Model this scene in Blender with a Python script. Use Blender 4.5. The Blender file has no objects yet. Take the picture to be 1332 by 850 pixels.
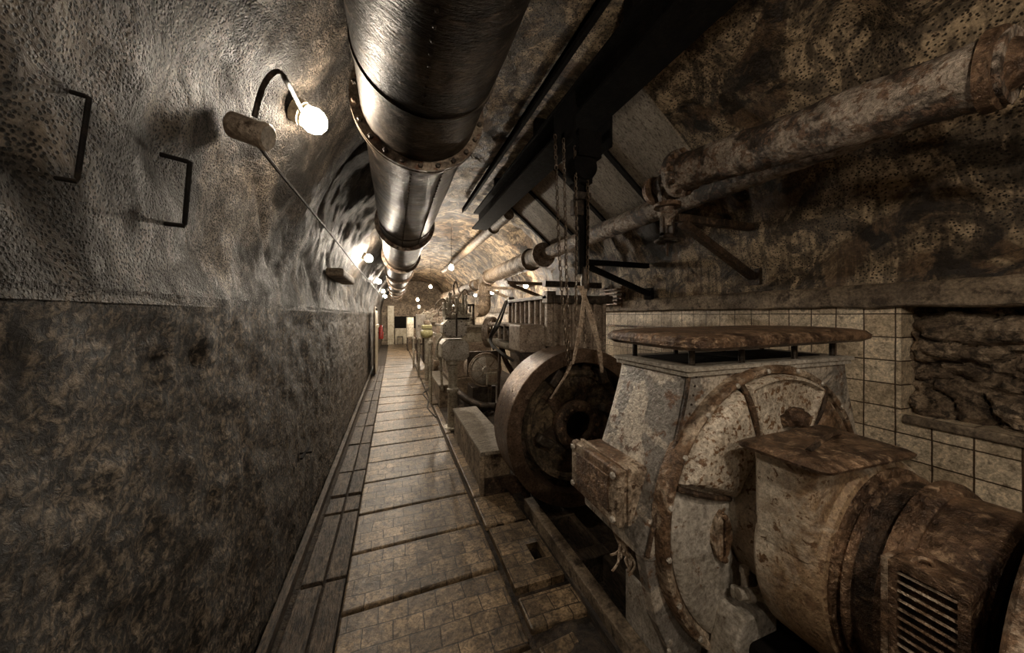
import bpy, bmesh, math, random
from mathutils import Vector, Matrix, noise
random.seed(7)
S = bpy.context.scene
C = S.collection
PI = math.pi
F = 430.0; HC = 1.6; VPX = 512.0; HY = 410.0
PSI = math.atan2(154.0, F)
cs, sn = math.cos(PSI), math.sin(PSI)

def at(px, py, X=None, Y=None, Z=None):
    """a point of the place seen at a photo pixel, on a given plane"""
    u = (px-666)/F; v = (HY-py)/F
    dx, dy, dz = sn+u*cs, cs-u*sn, v
    if X is not None: t = X/dx
    elif Y is not None: t = Y/dy
    else: t = (Z-HC)/dz
    return Vector((dx*t, dy*t, HC+dz*t))

# ------------------------------------------------------------------ materials
def new_mat(name):
    m = bpy.data.materials.new(name); m.use_nodes = True
    nt = m.node_tree; b = nt.nodes['Principled BSDF']
    return m, nt, b
def nd(nt, t, **k):
    n = nt.nodes.new(t)
    for a, v in k.items():
        if a in n.inputs: n.inputs[a].default_value = v
        else: setattr(n, a, v)
    return n
def mixc(nt, fac, a, b, mode='MIX'):
    n = nt.nodes.new('ShaderNodeMix'); n.data_type = 'RGBA'; n.blend_type = mode
    for sock, val in ((n.inputs[0], fac), (n.inputs[6], a), (n.inputs[7], b)):
        if hasattr(val, 'links'): nt.links.new(val, sock)
        elif isinstance(val, (tuple, list)): sock.default_value = (*val[:3], 1)
        else: sock.default_value = val
    return n.outputs[2]
def ramp(nt, src, lo, hi, inv=False):
    n = nt.nodes.new('ShaderNodeMapRange'); n.inputs[1].default_value = lo; n.inputs[2].default_value = hi
    if inv: n.inputs[3].default_value = 1; n.inputs[4].default_value = 0
    nt.links.new(src, n.inputs[0]); return n.outputs[0]
def math_(nt, op, a, b):
    n = nt.nodes.new('ShaderNodeMath'); n.operation = op
    for i, v in enumerate((a, b)):
        if hasattr(v, 'links'): nt.links.new(v, n.inputs[i])
        else: n.inputs[i].default_value = v
    return n.outputs[0]
def coords(nt, scale=(1, 1, 1), world=True):
    if world: src = nt.nodes.new('ShaderNodeNewGeometry').outputs['Position']
    else: src = nt.nodes.new('ShaderNodeTexCoord').outputs['Object']
    mp = nt.nodes.new('ShaderNodeMapping'); mp.inputs[3].default_value = scale
    nt.links.new(src, mp.inputs[0]); return mp.outputs[0]
def noi(nt, vec, scale, detail=5, rough=.6, dist=0.0):
    n = nt.nodes.new('ShaderNodeTexNoise'); n.inputs['Scale'].default_value = scale
    n.inputs['Detail'].default_value = detail; n.inputs['Roughness'].default_value = rough
    n.inputs['Distortion'].default_value = dist
    nt.links.new(vec, n.inputs['Vector']); return n.outputs[0]
def vor(nt, vec, scale, feature='F1', out='Distance', rnd=1.0):
    n = nt.nodes.new('ShaderNodeTexVoronoi'); n.feature = feature; n.inputs['Scale'].default_value = scale
    if 'Randomness' in n.inputs: n.inputs['Randomness'].default_value = rnd
    nt.links.new(vec, n.inputs['Vector']); return n.outputs[out]
def bumpit(nt, b, h, strength, dist=.02):
    n = nt.nodes.new('ShaderNodeBump'); n.inputs['Strength'].default_value = strength
    n.inputs['Distance'].default_value = dist
    nt.links.new(h, n.inputs['Height']); nt.links.new(n.outputs[0], b.inputs['Normal'])
MATS = {}
def worn(name, base, second, third, s1=3, lo1=.45, hi1=.55, s2=14, lo2=.52, hi2=.6, rough=.6, metal=0.0,
         bump=.35, stretch=(1, 1, 1), spec=.5, fine=60, mott=1.0):
    """painted or bare metal / stone with patches of a second and a third colour"""
    if name in MATS: return MATS[name]
    m, nt, b = new_mat(name)
    v = coords(nt, stretch)
    n1 = noi(nt, v, s1, 6, .65, .4); n2 = noi(nt, v, s2, 6, .7, .2); n3 = noi(nt, v, fine, 3, .7)
    c = mixc(nt, ramp(nt, n1, lo1, hi1), base, second)
    c = mixc(nt, ramp(nt, n2, lo2, hi2), c, third)
    g = ramp(nt, n3, .3, .7)
    dk = mixc(nt, g, (.42, .39, .36), (1.3, 1.27, 1.25))
    c = mixc(nt, 1.0, c, dk, 'MULTIPLY')
    n5 = noi(nt, coords(nt), 7.5, 8, .72, 1.2)
    c = mixc(nt, mott, c, mixc(nt, 1.0, c, mixc(nt, ramp(nt, n5, .38, .58), (.34, .3, .26), (1.2, 1.18, 1.15)), 'MULTIPLY'))
    nt.links.new(c, b.inputs['Base Color'])
    b.inputs['Metallic'].default_value = metal
    b.inputs['Specular IOR Level'].default_value = spec
    r = ramp(nt, n2, .3, .7); rr = nt.nodes.new('ShaderNodeMapRange')
    rr.inputs[3].default_value = max(.05, rough-.15); rr.inputs[4].default_value = min(1, rough+.15)
    nt.links.new(r, rr.inputs[0]); nt.links.new(rr.outputs[0], b.inputs['Roughness'])
    h = math_(nt, 'ADD', math_(nt, 'MULTIPLY', n2, .9), math_(nt, 'ADD', math_(nt, 'MULTIPLY', n5, .2), math_(nt, 'MULTIPLY', n3, .8)))
    bumpit(nt, b, h, bump*1.3, .011)
    MATS[name] = m; return m


def peel(name, ochre, brown, dark, pore=62, stain=1.3, lo=.44, hi=.5):
    """vault plaster: pale pored skin peeling off dark brown ground, with vertical rust streaks lower down"""
    m, nt, b = new_mat(name); v = coords(nt)
    n1 = noi(nt, v, stain, 9, .62, 1.2); n2 = noi(nt, v, 3.3, 8, .62, 1.0); n3 = noi(nt, v, 60, 4, .7); n4 = noi(nt, v, 8, 6, .7, .6)
    d = vor(nt, v, pore); holes = ramp(nt, d, .25, .38)
    skin = ramp(nt, n1, lo, hi)
    skin2 = ramp(nt, n2, .47, .52)
    c = mixc(nt, skin2, dark, brown)
    c = mixc(nt, math_(nt, 'MULTIPLY', skin, math_(nt, 'ADD', math_(nt, 'MULTIPLY', skin2, .75), .25)), c, ochre)
    c = mixc(nt, ramp(nt, n4, .5, .62), c, mixc(nt, .65, c, dark))
    c = mixc(nt, skin, c, mixc(nt, 1.0, c, mixc(nt, holes, (.1, .085, .07), (1.1, 1.1, 1.1)), 'MULTIPLY'))
    vs = coords(nt, (5, 9, .5)); st = noi(nt, vs, 1.8, 6, .65)
    c = mixc(nt, math_(nt, 'MULTIPLY', ramp(nt, st, .5, .58), .6), c, (.03, .018, .01))
    c = mixc(nt, 1.0, c, mixc(nt, ramp(nt, n3, .3, .7), (.5, .48, .46), (1.3, 1.28, 1.25)), 'MULTIPLY')
    nt.links.new(c, b.inputs['Base Color'])
    rr = nt.nodes.new('ShaderNodeMapRange'); rr.inputs[3].default_value = .35; rr.inputs[4].default_value = .75
    nt.links.new(n4, rr.inputs[0]); nt.links.new(rr.outputs[0], b.inputs['Roughness'])
    h = math_(nt, 'ADD', math_(nt, 'MULTIPLY', holes, .35), math_(nt, 'ADD', math_(nt, 'MULTIPLY', n4, 1.6), math_(nt, 'ADD', math_(nt, 'MULTIPLY', skin, .5), math_(nt, 'MULTIPLY', n3, .35))))
    bumpit(nt, b, h, .8, .03)
    return m
M_ceil = peel('ceiling_plaster', (.50, .38, .245), (.19, .12, .066), (.028, .019, .012))

def leftwall(name):
    """pitted grey skim above shoulder height, coarse dark stucco below, meeting along an uneven line"""
    m, nt, b = new_mat(name); v = coords(nt)
    pos = nt.nodes.new('ShaderNodeNewGeometry').outputs['Position']
    sp = nt.nodes.new('ShaderNodeSeparateXYZ'); nt.links.new(pos, sp.inputs[0])
    n1 = noi(nt, v, 44, 7, .7, .5); n2 = noi(nt, v, 1.6, 8, .62, 1.0); n3 = noi(nt, v, 110, 3, .7); n4 = noi(nt, v, 9, 7, .68, 1.0)
    zz = math_(nt, 'ADD', sp.outputs[2], math_(nt, 'MULTIPLY', n4, .10))
    up_ = ramp(nt, zz, 1.66, 1.70)
    # stucco
    lowc = mixc(nt, ramp(nt, n1, .46, .62), (.012, .009, .006), (.42, .34, .255))
    lowc = mixc(nt, ramp(nt, n2, .36, .62), mixc(nt, 1.0, lowc, (.55, .53, .5), 'MULTIPLY'), lowc)
    # skim
    d = vor(nt, v, 115); holes = ramp(nt, d, .30, .48)
    n5 = noi(nt, v, 2.4, 8, .62, .9)
    upc = mixc(nt, ramp(nt, n5, .44, .56), (.022, .018, .014), (.14, .115, .09))
    upc = mixc(nt, ramp(nt, n4, .5, .64), upc, mixc(nt, .6, upc, (.02, .016, .013)))
    upc = mixc(nt, 1.0, upc, mixc(nt, holes, (.07, .06, .05), (1.1, 1.1, 1.1)), 'MULTIPLY')
    c = mixc(nt, up_, lowc, upc)
    vs = coords(nt, (4, 7, .35)); st = noi(nt, vs, 2.2, 6, .65)
    c = mixc(nt, math_(nt, 'MULTIPLY', ramp(nt, st, .48, .62), .72), c, (.016, .013, .010))
    c = mixc(nt, 1.0, c, mixc(nt, ramp(nt, n3, .3, .7), (.55, .53, .5), (1.25, 1.22, 1.2)), 'MULTIPLY')
    nt.links.new(c, b.inputs['Base Color'])
    rr = nt.nodes.new('ShaderNodeMapRange'); rr.inputs[3].default_value = .3; rr.inputs[4].default_value = .95
    b.inputs['Specular IOR Level'].default_value = .35
    nt.links.new(n4, rr.inputs[0]); nt.links.new(rr.outputs[0], b.inputs['Roughness'])
    hl = math_(nt, 'ADD', math_(nt, 'MULTIPLY', n1, 1.5), math_(nt, 'MULTIPLY', n4, 1.2))
    hu = math_(nt, 'ADD', math_(nt, 'MULTIPLY', holes, .45), math_(nt, 'MULTIPLY', n4, 1.5))
    mx = nt.nodes.new('ShaderNodeMix'); nt.links.new(up_, mx.inputs[0]); nt.links.new(hl, mx.inputs[2]); nt.links.new(hu, mx.inputs[3])
    bumpit(nt, b, mx.outputs[0], .9, .03)
    return m
M_wall_up = leftwall('left_wall_plaster'); M_wall_low = M_wall_up

def grid_mat(name, axes, size, col, col2, mortar, msize=.04, rough=.45, offset=0.0, stain=(.09, .055, .028), st_lo=.5, st_hi=.62, warp=0.0, squash=1.0, bump=.4, shift=(0, 0), big=1.4, grit=.5):
    """tiles or paving; axes picks which world axes run along and across"""
    m, nt, b = new_mat(name)
    pos = nt.nodes.new('ShaderNodeNewGeometry').outputs['Position']
    sp = nt.nodes.new('ShaderNodeSeparateXYZ'); nt.links.new(pos, sp.inputs[0])
    cb = nt.nodes.new('ShaderNodeCombineXYZ')
    v0 = coords(nt)
    wn = nt.nodes.new('ShaderNodeTexNoise'); wn.inputs['Scale'].default_value = 3.5; nt.links.new(v0, wn.inputs['Vector'])
    w1 = math_(nt, 'MULTIPLY', math_(nt, 'SUBTRACT', wn.outputs[0], .5), warp)
    nt.links.new(math_(nt, 'ADD', math_(nt, 'ADD', sp.outputs['XYZ'.index(axes[0])], shift[0]), w1), cb.inputs[0])
    nt.links.new(math_(nt, 'ADD', math_(nt, 'ADD', sp.outputs['XYZ'.index(axes[1])], shift[1]), w1), cb.inputs[1])
    br = nt.nodes.new('ShaderNodeTexBrick'); br.offset = offset; br.squash = 1.0
    nt.links.new(cb.outputs[0], br.inputs['Vector'])
    br.inputs['Scale'].default_value = 1.0; br.inputs['Brick Width'].default_value = size[0]; br.inputs['Row Height'].default_value = size[1]
    br.inputs['Mortar Size'].default_value = msize*size[1]; br.inputs['Mortar Smooth'].default_value = .3
    br.inputs['Color1'].default_value = (*col, 1); br.inputs['Color2'].default_value = (*col2, 1); br.inputs['Mortar'].default_value = (*mortar, 1)
    n1 = noi(nt, v0, big, 7, .65, .7); n2 = noi(nt, v0, 22, 6, .75, .4); n3 = noi(nt, v0, 80, 3, .7)
    c = mixc(nt, ramp(nt, n1, st_lo, st_hi), br.outputs[0], mixc(nt, .55, br.outputs[0], stain))
    c = mixc(nt, ramp(nt, n2, .53, .62), c, mixc(nt, .6, c, stain))
    n6 = noi(nt, v0, 36, 6, .75, .8); n7 = noi(nt, v0, 6, 7, .7, 1.0)
    c = mixc(nt, grit, c, mixc(nt, 1.0, c, mixc(nt, ramp(nt, n6, .4, .58), (.3, .27, .23), (1.25, 1.22, 1.2)), 'MULTIPLY'))
    c = mixc(nt, grit, c, mixc(nt, 1.0, c, mixc(nt, ramp(nt, n7, .36, .56), (.42, .38, .33), (1.2, 1.18, 1.15)), 'MULTIPLY'))
    c = mixc(nt, 1.0, c, mixc(nt, ramp(nt, n3, .3, .7), (.6, .58, .55), (1.2, 1.18, 1.15)), 'MULTIPLY')
    nt.links.new(c, b.inputs['Base Color']); 
    nt.links.new(math_(nt, 'ADD', math_(nt, 'MULTIPLY', n2, .5), rough-.25), b.inputs['Roughness'])
    h = math_(nt, 'ADD', math_(nt, 'MULTIPLY', br.outputs[1], -.6), math_(nt, 'ADD', math_(nt, 'MULTIPLY', n2, .5), math_(nt, 'MULTIPLY', n3, .2)))
    bumpit(nt, b, h, bump, .012)
    return m
M_tile = grid_mat('cream_wall_tiles', 'YZ', (.15, .15), (.88, .78, .62), (.58, .48, .35), (.08, .05, .03), .03, .35, st_lo=.46, st_hi=.6, warp=.012, bump=.7, shift=(.045, .043))
M_pave = grid_mat('small_floor_tiles', 'XY', (.15, .115), (.40, .30, .19), (.17, .125, .078), (.05, .036, .024), .03, .45, offset=.5, warp=.03, st_lo=.4, st_hi=.62, bump=.7, stain=(.028, .02, .013), big=2.2, grit=.95)
M_rock = worn('broken_rock', (.50, .40, .29), (.24, .18, .125), (.08, .06, .042), 5, .42, .58, 16, .5, .6, .75, 0, 1.6)
M_dirt = worn('dark_dirt', (.035, .025, .016), (.07, .05, .032), (.02, .014, .01), 4, .4, .6, 30, .5, .6, .85, 0, 1.0)
M_conc = worn('stained_concrete', (.34, .27, .19), (.17, .13, .09), (.07, .05, .033), 3, .4, .6, 12, .5, .62, .7, 0, .6, mott=0.6)
M_board = worn('grey_boards', (.34, .30, .24), (.24, .205, .16), (.1, .08, .06), 2, .4, .6, 22, .52, .62, .7, 0, .35, stretch=(1, 3, 1), mott=0.25)
M_wood = worn('old_wood', (.13, .095, .062), (.06, .042, .028), (.02, .014, .01), 4, .4, .6, 20, .5, .6, .6, 0, .6, stretch=(3, .6, 3))
M_duct = worn('oiled_steel_duct', (.095, .078, .062), (.022, .016, .011), (.19, .15, .115), 1.6, .42, .56, 7, .54, .66, .5, .5, .5, stretch=(1, 3.2, 1), fine=40)
M_flange = worn('duct_flange_steel', (.2, .165, .13), (.09, .062, .042), (.12, .05, .025), 6, .45, .6, 20, .55, .62, .45, .6, .4)
M_rustpipe = worn('flaking_pipe', (.50, .43, .36), (.06, .042, .03), (.24, .155, .105), 5, .47, .55, 24, .52, .58, .55, .1, 1.2, mott=0.5)
M_rust = worn('heavy_rust', (.25, .16, .10), (.09, .055, .036), (.42, .30, .2), 7, .42, .58, 26, .54, .62, .38, .35, .9)
M_rustd = worn('dark_rust', (.13, .085, .055), (.045, .03, .02), (.24, .16, .1), 6, .42, .58, 24, .56, .64, .5, .35, .9)
M_grey = worn('grey_machine_paint', (.52, .49, .44), (.38, .35, .3), (.2, .125, .075), 4, .45, .55, 16, .6, .66, .42, .1, .3, mott=0.25)
M_greyworn = worn('peeling_grey_paint', (.56, .51, .44), (.25, .235, .215), (.17, .10, .06), 4.5, .5, .53, 20, .57, .62, .36, .1, .4, mott=0.35)
M_speck = worn('rust_speckled_cream_paint', (.62, .56, .47), (.5, .43, .34), (.2, .115, .06), 4, .45, .6, 44, .54, .57, .32, .1, .4, mott=0.3)
M_rustgrey = worn('rust_eaten_paint', (.5, .42, .33), (.22, .14, .085), (.12, .072, .042), 5, .44, .52, 22, .53, .6, .5, .2, .7)
M_iron = worn('dark_iron', (.09, .075, .06), (.05, .04, .033), (.15, .10, .07), 5, .4, .6, 22, .55, .63, .45, .5, .5)
M_black = worn('sooty_black', (.008, .007, .006), (.005, .004, .004), (.014, .011, .008), 5, .4, .6, 22, .55, .63, .9, 0, .3, spec=.15)
M_wheel = worn('flywheel_rim_steel', (.19, .13, .09), (.10, .066, .045), (.25, .19, .14), 3, .4, .6, 14, .58, .66, .38, .6, .35, mott=0.6)
M_greeniron = worn('grey_green_cast_iron', (.48, .45, .37), (.33, .30, .24), (.17, .135, .10), 5, .42, .58, 22, .55, .62, .5, .3, .5, mott=0.3)
M_engine = worn('brown_grey_engine_paint', (.42, .35, .28), (.28, .22, .17), (.13, .095, .068), 5, .42, .58, 20, .55, .62, .5, .2, .5, mott=0.35)
M_pale = worn('pale_enamel', (.55, .5, .38), (.4, .35, .25), (.2, .14, .08), 6, .45, .6, 20, .6, .66, .4, 0, .3, mott=0.2)
M_yellow = worn('faded_yellow_green_paint', (.42, .4, .2), (.33, .31, .16), (.15, .12, .06), 6, .45, .6, 20, .6, .66, .4, 0, .3, mott=0.3)
M_chain = worn('chain_steel', (.22, .18, .14), (.14, .11, .08), (.2, .13, .08), 20, .42, .58, 40, .55, .62, .4, .7, .3)
M_grime = worn('greasy_grime', (.20, .15, .09), (.07, .05, .03), (.035, .025, .016), 6, .42, .58, 18, .52, .62, .7, 0, 1.3)
M_strap = worn('frayed_strap', (.55, .45, .35), (.4, .31, .23), (.18, .13, .09), 15, .42, .58, 40, .55, .62, .8, 0, .5, mott=0.4)
M_redp = worn('red_paint', (.4, .03, .02), (.3, .02, .015), (.2, .02, .015), 6, .45, .6, 20, .6, .66, .4, 0, .2)
M_lagging = worn('pipe_lagging', (.28, .22, .16), (.17, .13, .09), (.08, .055, .035), 4, .42, .6, 16, .54, .64, .65, 0, .7, stretch=(1, 2, 1))
M_cable = worn('black_cable', (.03, .026, .022), (.02, .017, .014), (.05, .04, .03), 6, .4, .6, 22, .55, .63, .5, 0, .2)

def drum_mat():
    m, nt, b = new_mat('rust_crept_drum_paint'); v = coords(nt)
    pos = nt.nodes.new('ShaderNodeNewGeometry').outputs['Position']; sp = nt.nodes.new('ShaderNodeSeparateXYZ'); nt.links.new(pos, sp.inputs[0])
    n1 = noi(nt, v, 7, 8, .7, .8); n2 = noi(nt, v, 30, 6, .7, .3); n3 = noi(nt, v, 80, 4, .7)
    k = math_(nt, 'ADD', math_(nt, 'MULTIPLY', sp.outputs[1], -1.6), math_(nt, 'MULTIPLY', sp.outputs[2], -.45))
    rm = ramp(nt, math_(nt, 'ADD', math_(nt, 'ADD', k, 1.60), math_(nt, 'MULTIPLY', n1, 1.0)), .42, .68)
    c = mixc(nt, rm, (.62, .55, .45), mixc(nt, ramp(nt, n2, .4, .6), (.20, .125, .075), (.42, .30, .18)))
    c = mixc(nt, ramp(nt, n2, .57, .6), c, (.17, .10, .055))
    c = mixc(nt, 1.0, c, mixc(nt, ramp(nt, n3, .3, .7), (.5, .48, .45), (1.25, 1.22, 1.2)), 'MULTIPLY')
    nt.links.new(c, b.inputs['Base Color']); b.inputs['Roughness'].default_value = .42; b.inputs['Metallic'].default_value = .1
    bumpit(nt, b, math_(nt, 'ADD', math_(nt, 'MULTIPLY', n2, .8), math_(nt, 'ADD', math_(nt, 'MULTIPLY', n1, .3), math_(nt, 'MULTIPLY', n3, .6))), .6, .012)
    return m
M_drum = drum_mat()
def emit(name, col, strength):
    m, nt, b = new_mat(name)
    b.inputs['Base Color'].default_value = (*col, 1); b.inputs['Emission Color'].default_value = (*col, 1)
    b.inputs['Emission Strength'].default_value = strength
    return m

# ------------------------------------------------------------------ mesh helpers
def BM(): return bmesh.new()
def obj(name, bm, m, parent=None, smooth=False, loc=None, bevel=0.0, seg=2):
    me = bpy.data.meshes.new(name); bmesh.ops.recalc_face_normals(bm, faces=bm.faces[:]); bm.to_mesh(me); bm.free()
    if smooth:
        for p in me.polygons: p.use_smooth = True
        try: me.set_sharp_from_angle(angle=math.radians(38))
        except Exception: pass
    me.materials.append(m)
    o = bpy.data.objects.new(name, me); C.objects.link(o)
    if bevel:
        md = o.modifiers.new('bevel', 'BEVEL'); md.width = bevel; md.segments = seg; md.limit_method = 'ANGLE'
    if parent:
        o.parent = parent
        o.matrix_parent_inverse = Matrix.Translation(-parent_loc(parent))
    return o
def each(name, bm, m, parent=None, limit=100, **k):
    """one object for every separate piece of the mesh"""
    bm.verts.ensure_lookup_table(); seen = set(); out = []
    for v0 in bm.verts:
        if v0 in seen: continue
        st_ = [v0]; isl = []; seen.add(v0)
        while st_:
            v = st_.pop(); isl.append(v)
            for e in v.link_edges:
                w = e.other_vert(v)
                if w not in seen: seen.add(w); st_.append(w)
        out.append(isl)
    res = []
    for isl in out:
        nb = BM(); mp = {v: nb.verts.new(v.co) for v in isl}
        for f in {f for v in isl for f in v.link_faces}: nb.faces.new([mp[v] for v in f.verts])
        res.append(obj(name, nb, m, parent, **k))
    bm.free(); return res
def parent_loc(p):
    l = Vector(p.location)
    q = p.parent
    return l if p.type == 'EMPTY' else Vector((0, 0, 0))
def recentre(o):
    """put a single-mesh thing's origin at the middle of its base"""
    vs = [v.co for v in o.data.vertices]
    c = Vector(((min(v.x for v in vs)+max(v.x for v in vs))/2, (min(v.y for v in vs)+max(v.y for v in vs))/2, min(v.z for v in vs)))
    o.data.transform(Matrix.Translation(-c)); o.location = c
def tag(o, label, cat, group=None, kind=None):
    if label: o['label'] = label
    if cat: o['category'] = cat
    if group: o['group'] = group
    if kind: o['kind'] = kind
    return o
def thing(name, label, cat, loc=(0, 0, 0), group=None):
    o = bpy.data.objects.new(name, None); o.empty_display_size = .1; C.objects.link(o); o.location = loc
    return tag(o, label, cat, group)
def single(name, bm, m, label, cat, group=None, **k):
    o = obj(name, bm, m, **k); recentre(o); return tag(o, label, cat, group)
def struct(name, bm, m, **k):
    o = obj(name, bm, m, **k); o['kind'] = 'structure'; return o
def copy_tree(o, parent=None):
    c = o.copy(); C.objects.link(c)
    if parent: c.parent = parent
    for ch in [x for x in o.children]: copy_tree(ch, c)
    return c

def box(bm, x0, x1, y0, y1, z0, z1, rot=None):
    vs = [bm.verts.new((x, y, z)) for z in (z0, z1) for y in (y0, y1) for x in (x0, x1)]
    for f in ((0, 2, 3, 1), (4, 5, 7, 6), (0, 1, 5, 4), (2, 6, 7, 3), (0, 4, 6, 2), (1, 3, 7, 5)):
        bm.faces.new([vs[i] for i in f])
    if rot: bmesh.ops.rotate(bm, verts=vs, cent=rot[0], matrix=Matrix.Rotation(rot[1], 3, rot[2]))
    return vs
def loft(bm, rings, cap=True, closed=False):
    R = [[bm.verts.new(p) for p in r] for r in rings]
    n = len(R[0]); m = len(R)
    for i in range(m if closed else m-1):
        a, b_ = R[i], R[(i+1) % m]
        for j in range(n):
            bm.faces.new((a[j], a[(j+1) % n], b_[(j+1) % n], b_[j]))
    if cap and not closed:
        bm.faces.new(R[0][::-1]); bm.faces.new(R[-1])
    return R
def frame_of(d):
    d = Vector(d).normalized()
    up = Vector((0, 0, 1)) if abs(d.z) < .95 else Vector((1, 0, 0))
    a = d.cross(up).normalized(); b_ = a.cross(d).normalized()
    return a, b_
def lathe(bm, c, axis, prof, n=48, cap=True):
    """prof: (distance along axis, radius)"""
    ax = Vector(axis).normalized(); a, b_ = frame_of(ax); c = Vector(c)
    rings = []
    for t, r in prof:
        r = max(r, 1e-4)
        rings.append([c+ax*t+(a*math.cos(2*PI*k/n)+b_*math.sin(2*PI*k/n))*r for k in range(n)])
    loft(bm, rings, cap)
def lathe_ring(bm, c, axis, prof, n=64):
    ax = Vector(axis).normalized(); a, b_ = frame_of(ax); c = Vector(c)
    m = len(prof); rings = []
    for k in range(n):
        e = a*math.cos(2*PI*k/n)+b_*math.sin(2*PI*k/n)
        rings.append([c+ax*t+e*r for t, r in prof])
    loft(bm, rings, cap=False, closed=True)
def cyl(bm, p, q, r, r2=None, n=16):
    p = Vector(p); q = Vector(q); lathe(bm, p, q-p, [(0, r), ((q-p).length, r if r2 is None else r2)], n)
def tube(bm, pts, r, n=8, sub=0, radii=None):
    P_ = [Vector(p) for p in pts]
    if sub:
        out = []
        for i in range(len(P_)-1):
            p0 = P_[max(i-1, 0)]; p1 = P_[i]; p2 = P_[i+1]; p3 = P_[min(i+2, len(P_)-1)]
            for k in range(sub):
                t = k/sub
                out.append(.5*((2*p1)+(-p0+p2)*t+(2*p0-5*p1+4*p2-p3)*t*t+(-p0+3*p1-3*p2+p3)*t**3))
        out.append(P_[-1]); P_ = out
    rings = []; a = None
    for i, p in enumerate(P_):
        d = (P_[min(i+1, len(P_)-1)]-P_[max(i-1, 0)])
        d = d.normalized() if d.length > 1e-9 else Vector((0, 0, 1))
        if a is None: a, b_ = frame_of(d)
        else:
            a = (a-d*a.dot(d))
            a = a.normalized() if a.length > 1e-6 else frame_of(d)[0]
            b_ = a.cross(d).normalized()
        rr = r if radii is None else radii[min(len(radii)-1, int(i*len(radii)/len(P_)))]
        rings.append([p+(a*math.cos(2*PI*k/n)+b_*math.sin(2*PI*k/n))*rr for k in range(n)])
    loft(bm, rings)
def prism(bm, pts2, fn, t0, t1):
    a = [fn(u, v, t0) for u, v in pts2]; b_ = [fn(u, v, t1) for u, v in pts2]
    loft(bm, [a, b_])
def rrect(x0, x1, y0, y1, r, n=5):
    out = []
    for cx, cy, a0 in ((x1-r, y1-r, 0), (x0+r, y1-r, 90), (x0+r, y0+r, 180), (x1-r, y0+r, 270)):
        for k in range(n+1):
            a = math.radians(a0+90*k/n); out.append((cx+r*math.cos(a), cy+r*math.sin(a)))
    return out
def torus(bm, c, axis, R, r, n=40, m=8):
    lathe_ring(bm, c, axis, [(r*math.cos(2*PI*k/m), R+r*math.sin(2*PI*k/m)) for k in range(m)], n)
def hexbolt(bm, p, d, r=.012, h=.01):
    lathe(bm, Vector(p)-Vector(d).normalized()*.003, d, [(0, r), (h, r), (h+.003, r*.7)], 6)
def fbm(p, f, o=4):
    v = 0; a = 1
    for k in range(o):
        v += a*noise.noise(Vector(p)*f*(2**k)); a *= .5
    return v

# ------------------------------------------------------------------ the tunnel
CX, CZ, RV = 1.2, 1.7, 1.8
Y0, Y1 = -2.6, 19.5
def onvault(px, py, off=0.0):
    """the point seen at a photo pixel on the vault (or the upright left wall below it)"""
    d = at(px, py, Y=1.0)-Vector((0, 0, HC)); o_ = Vector((0, 0, HC)); R_ = RV-off
    ox, oz = o_.x-CX, o_.z-CZ
    A = d.x*d.x+d.z*d.z; B = 2*(ox*d.x+oz*d.z); Cc = ox*ox+oz*oz-R_*R_
    t = (-B+math.sqrt(B*B-4*A*Cc))/(2*A); p = o_+d*t
    if p.z < CZ: p = o_+d*((-.6+off)/d.x)
    return p
def ysteps():
    ys = []; y = Y0
    while y < Y1:
        ys.append(y); y += .03 if -.5 < y < 4 else .07
    ys.append(Y1); return ys
YS = ysteps()
def gridmesh(fn, us, vs):
    bm = BM(); G = [[bm.verts.new(fn(u, v)) for v in vs] for u in us]
    for i in range(len(us)-1):
        for j in range(len(vs)-1):
            bm.faces.new((G[i][j], G[i+1][j], G[i+1][j+1], G[i][j+1]))
    return bm
HOLLOWS = [(onvault(1090, 75), .2, .16), (onvault(1060, 20), .2, .14), (onvault(1310, 10), .28, .2), (onvault(860, 50), .25, .09), (onvault(1250, 290), .3, .08), (onvault(1020, 45), .12, -.07)]
def vault_pt(y, a):
    e = Vector((math.cos(a), 0, math.sin(a)))
    p = Vector((CX, y, CZ))+e*RV
    fade = min(1, (a-.0)/.15)*min(1, (PI+.06-a)/.12)
    fade = max(0, fade)
    d = .05*fbm(p, .9, 3)+.022*fbm(p, 3.4, 5)
    cr = abs(noise.noise(p*1.5+Vector((5, 2, 1))))          # peeling ridges
    d += .02*max(0, .12-cr)/.12
    # a collapsed hollow above the far pipe
    h = (p-Vector((2.3, 6.2, 3.0))).length
    d += .28*math.exp(-(h/.33)**2)
    for q, w_, am in HOLLOWS: d += am*math.exp(-((p-q).length/w_)**2)
    return p+e*(d*fade+.03*fade)
A0, A1 = math.asin(.10/RV), PI+.04
NA = 130
# left part of the vault (darker, damp) and the rest are two stretches of the same vault
asplit = math.radians(128)
angL = [asplit+(A1-asplit)*k/48 for k in range(49)]
angR = [A0+(asplit-A0)*k/100 for k in range(101)]
struct('ceiling_left', gridmesh(vault_pt, YS, angL), M_wall_up, smooth=True)
struct('ceiling', gridmesh(vault_pt, YS, angR), M_ceil, smooth=True)
def wall_pt(y, z):
    p = Vector((-.6, y, z))
    fz_ = max(0, min(1, (1.66-z)/.12)); lean = -.02*fz_
    d = .022*fbm(p, 1.3, 3)+.016*fbm(p, 9, 5)
    return p+Vector((lean-d*fz_, 0, 0))
zs = [-.08+1.74*k/100 for k in range(101)]
struct('wall_left', gridmesh(wall_pt, YS, zs), M_wall_low, smooth=True)
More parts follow.
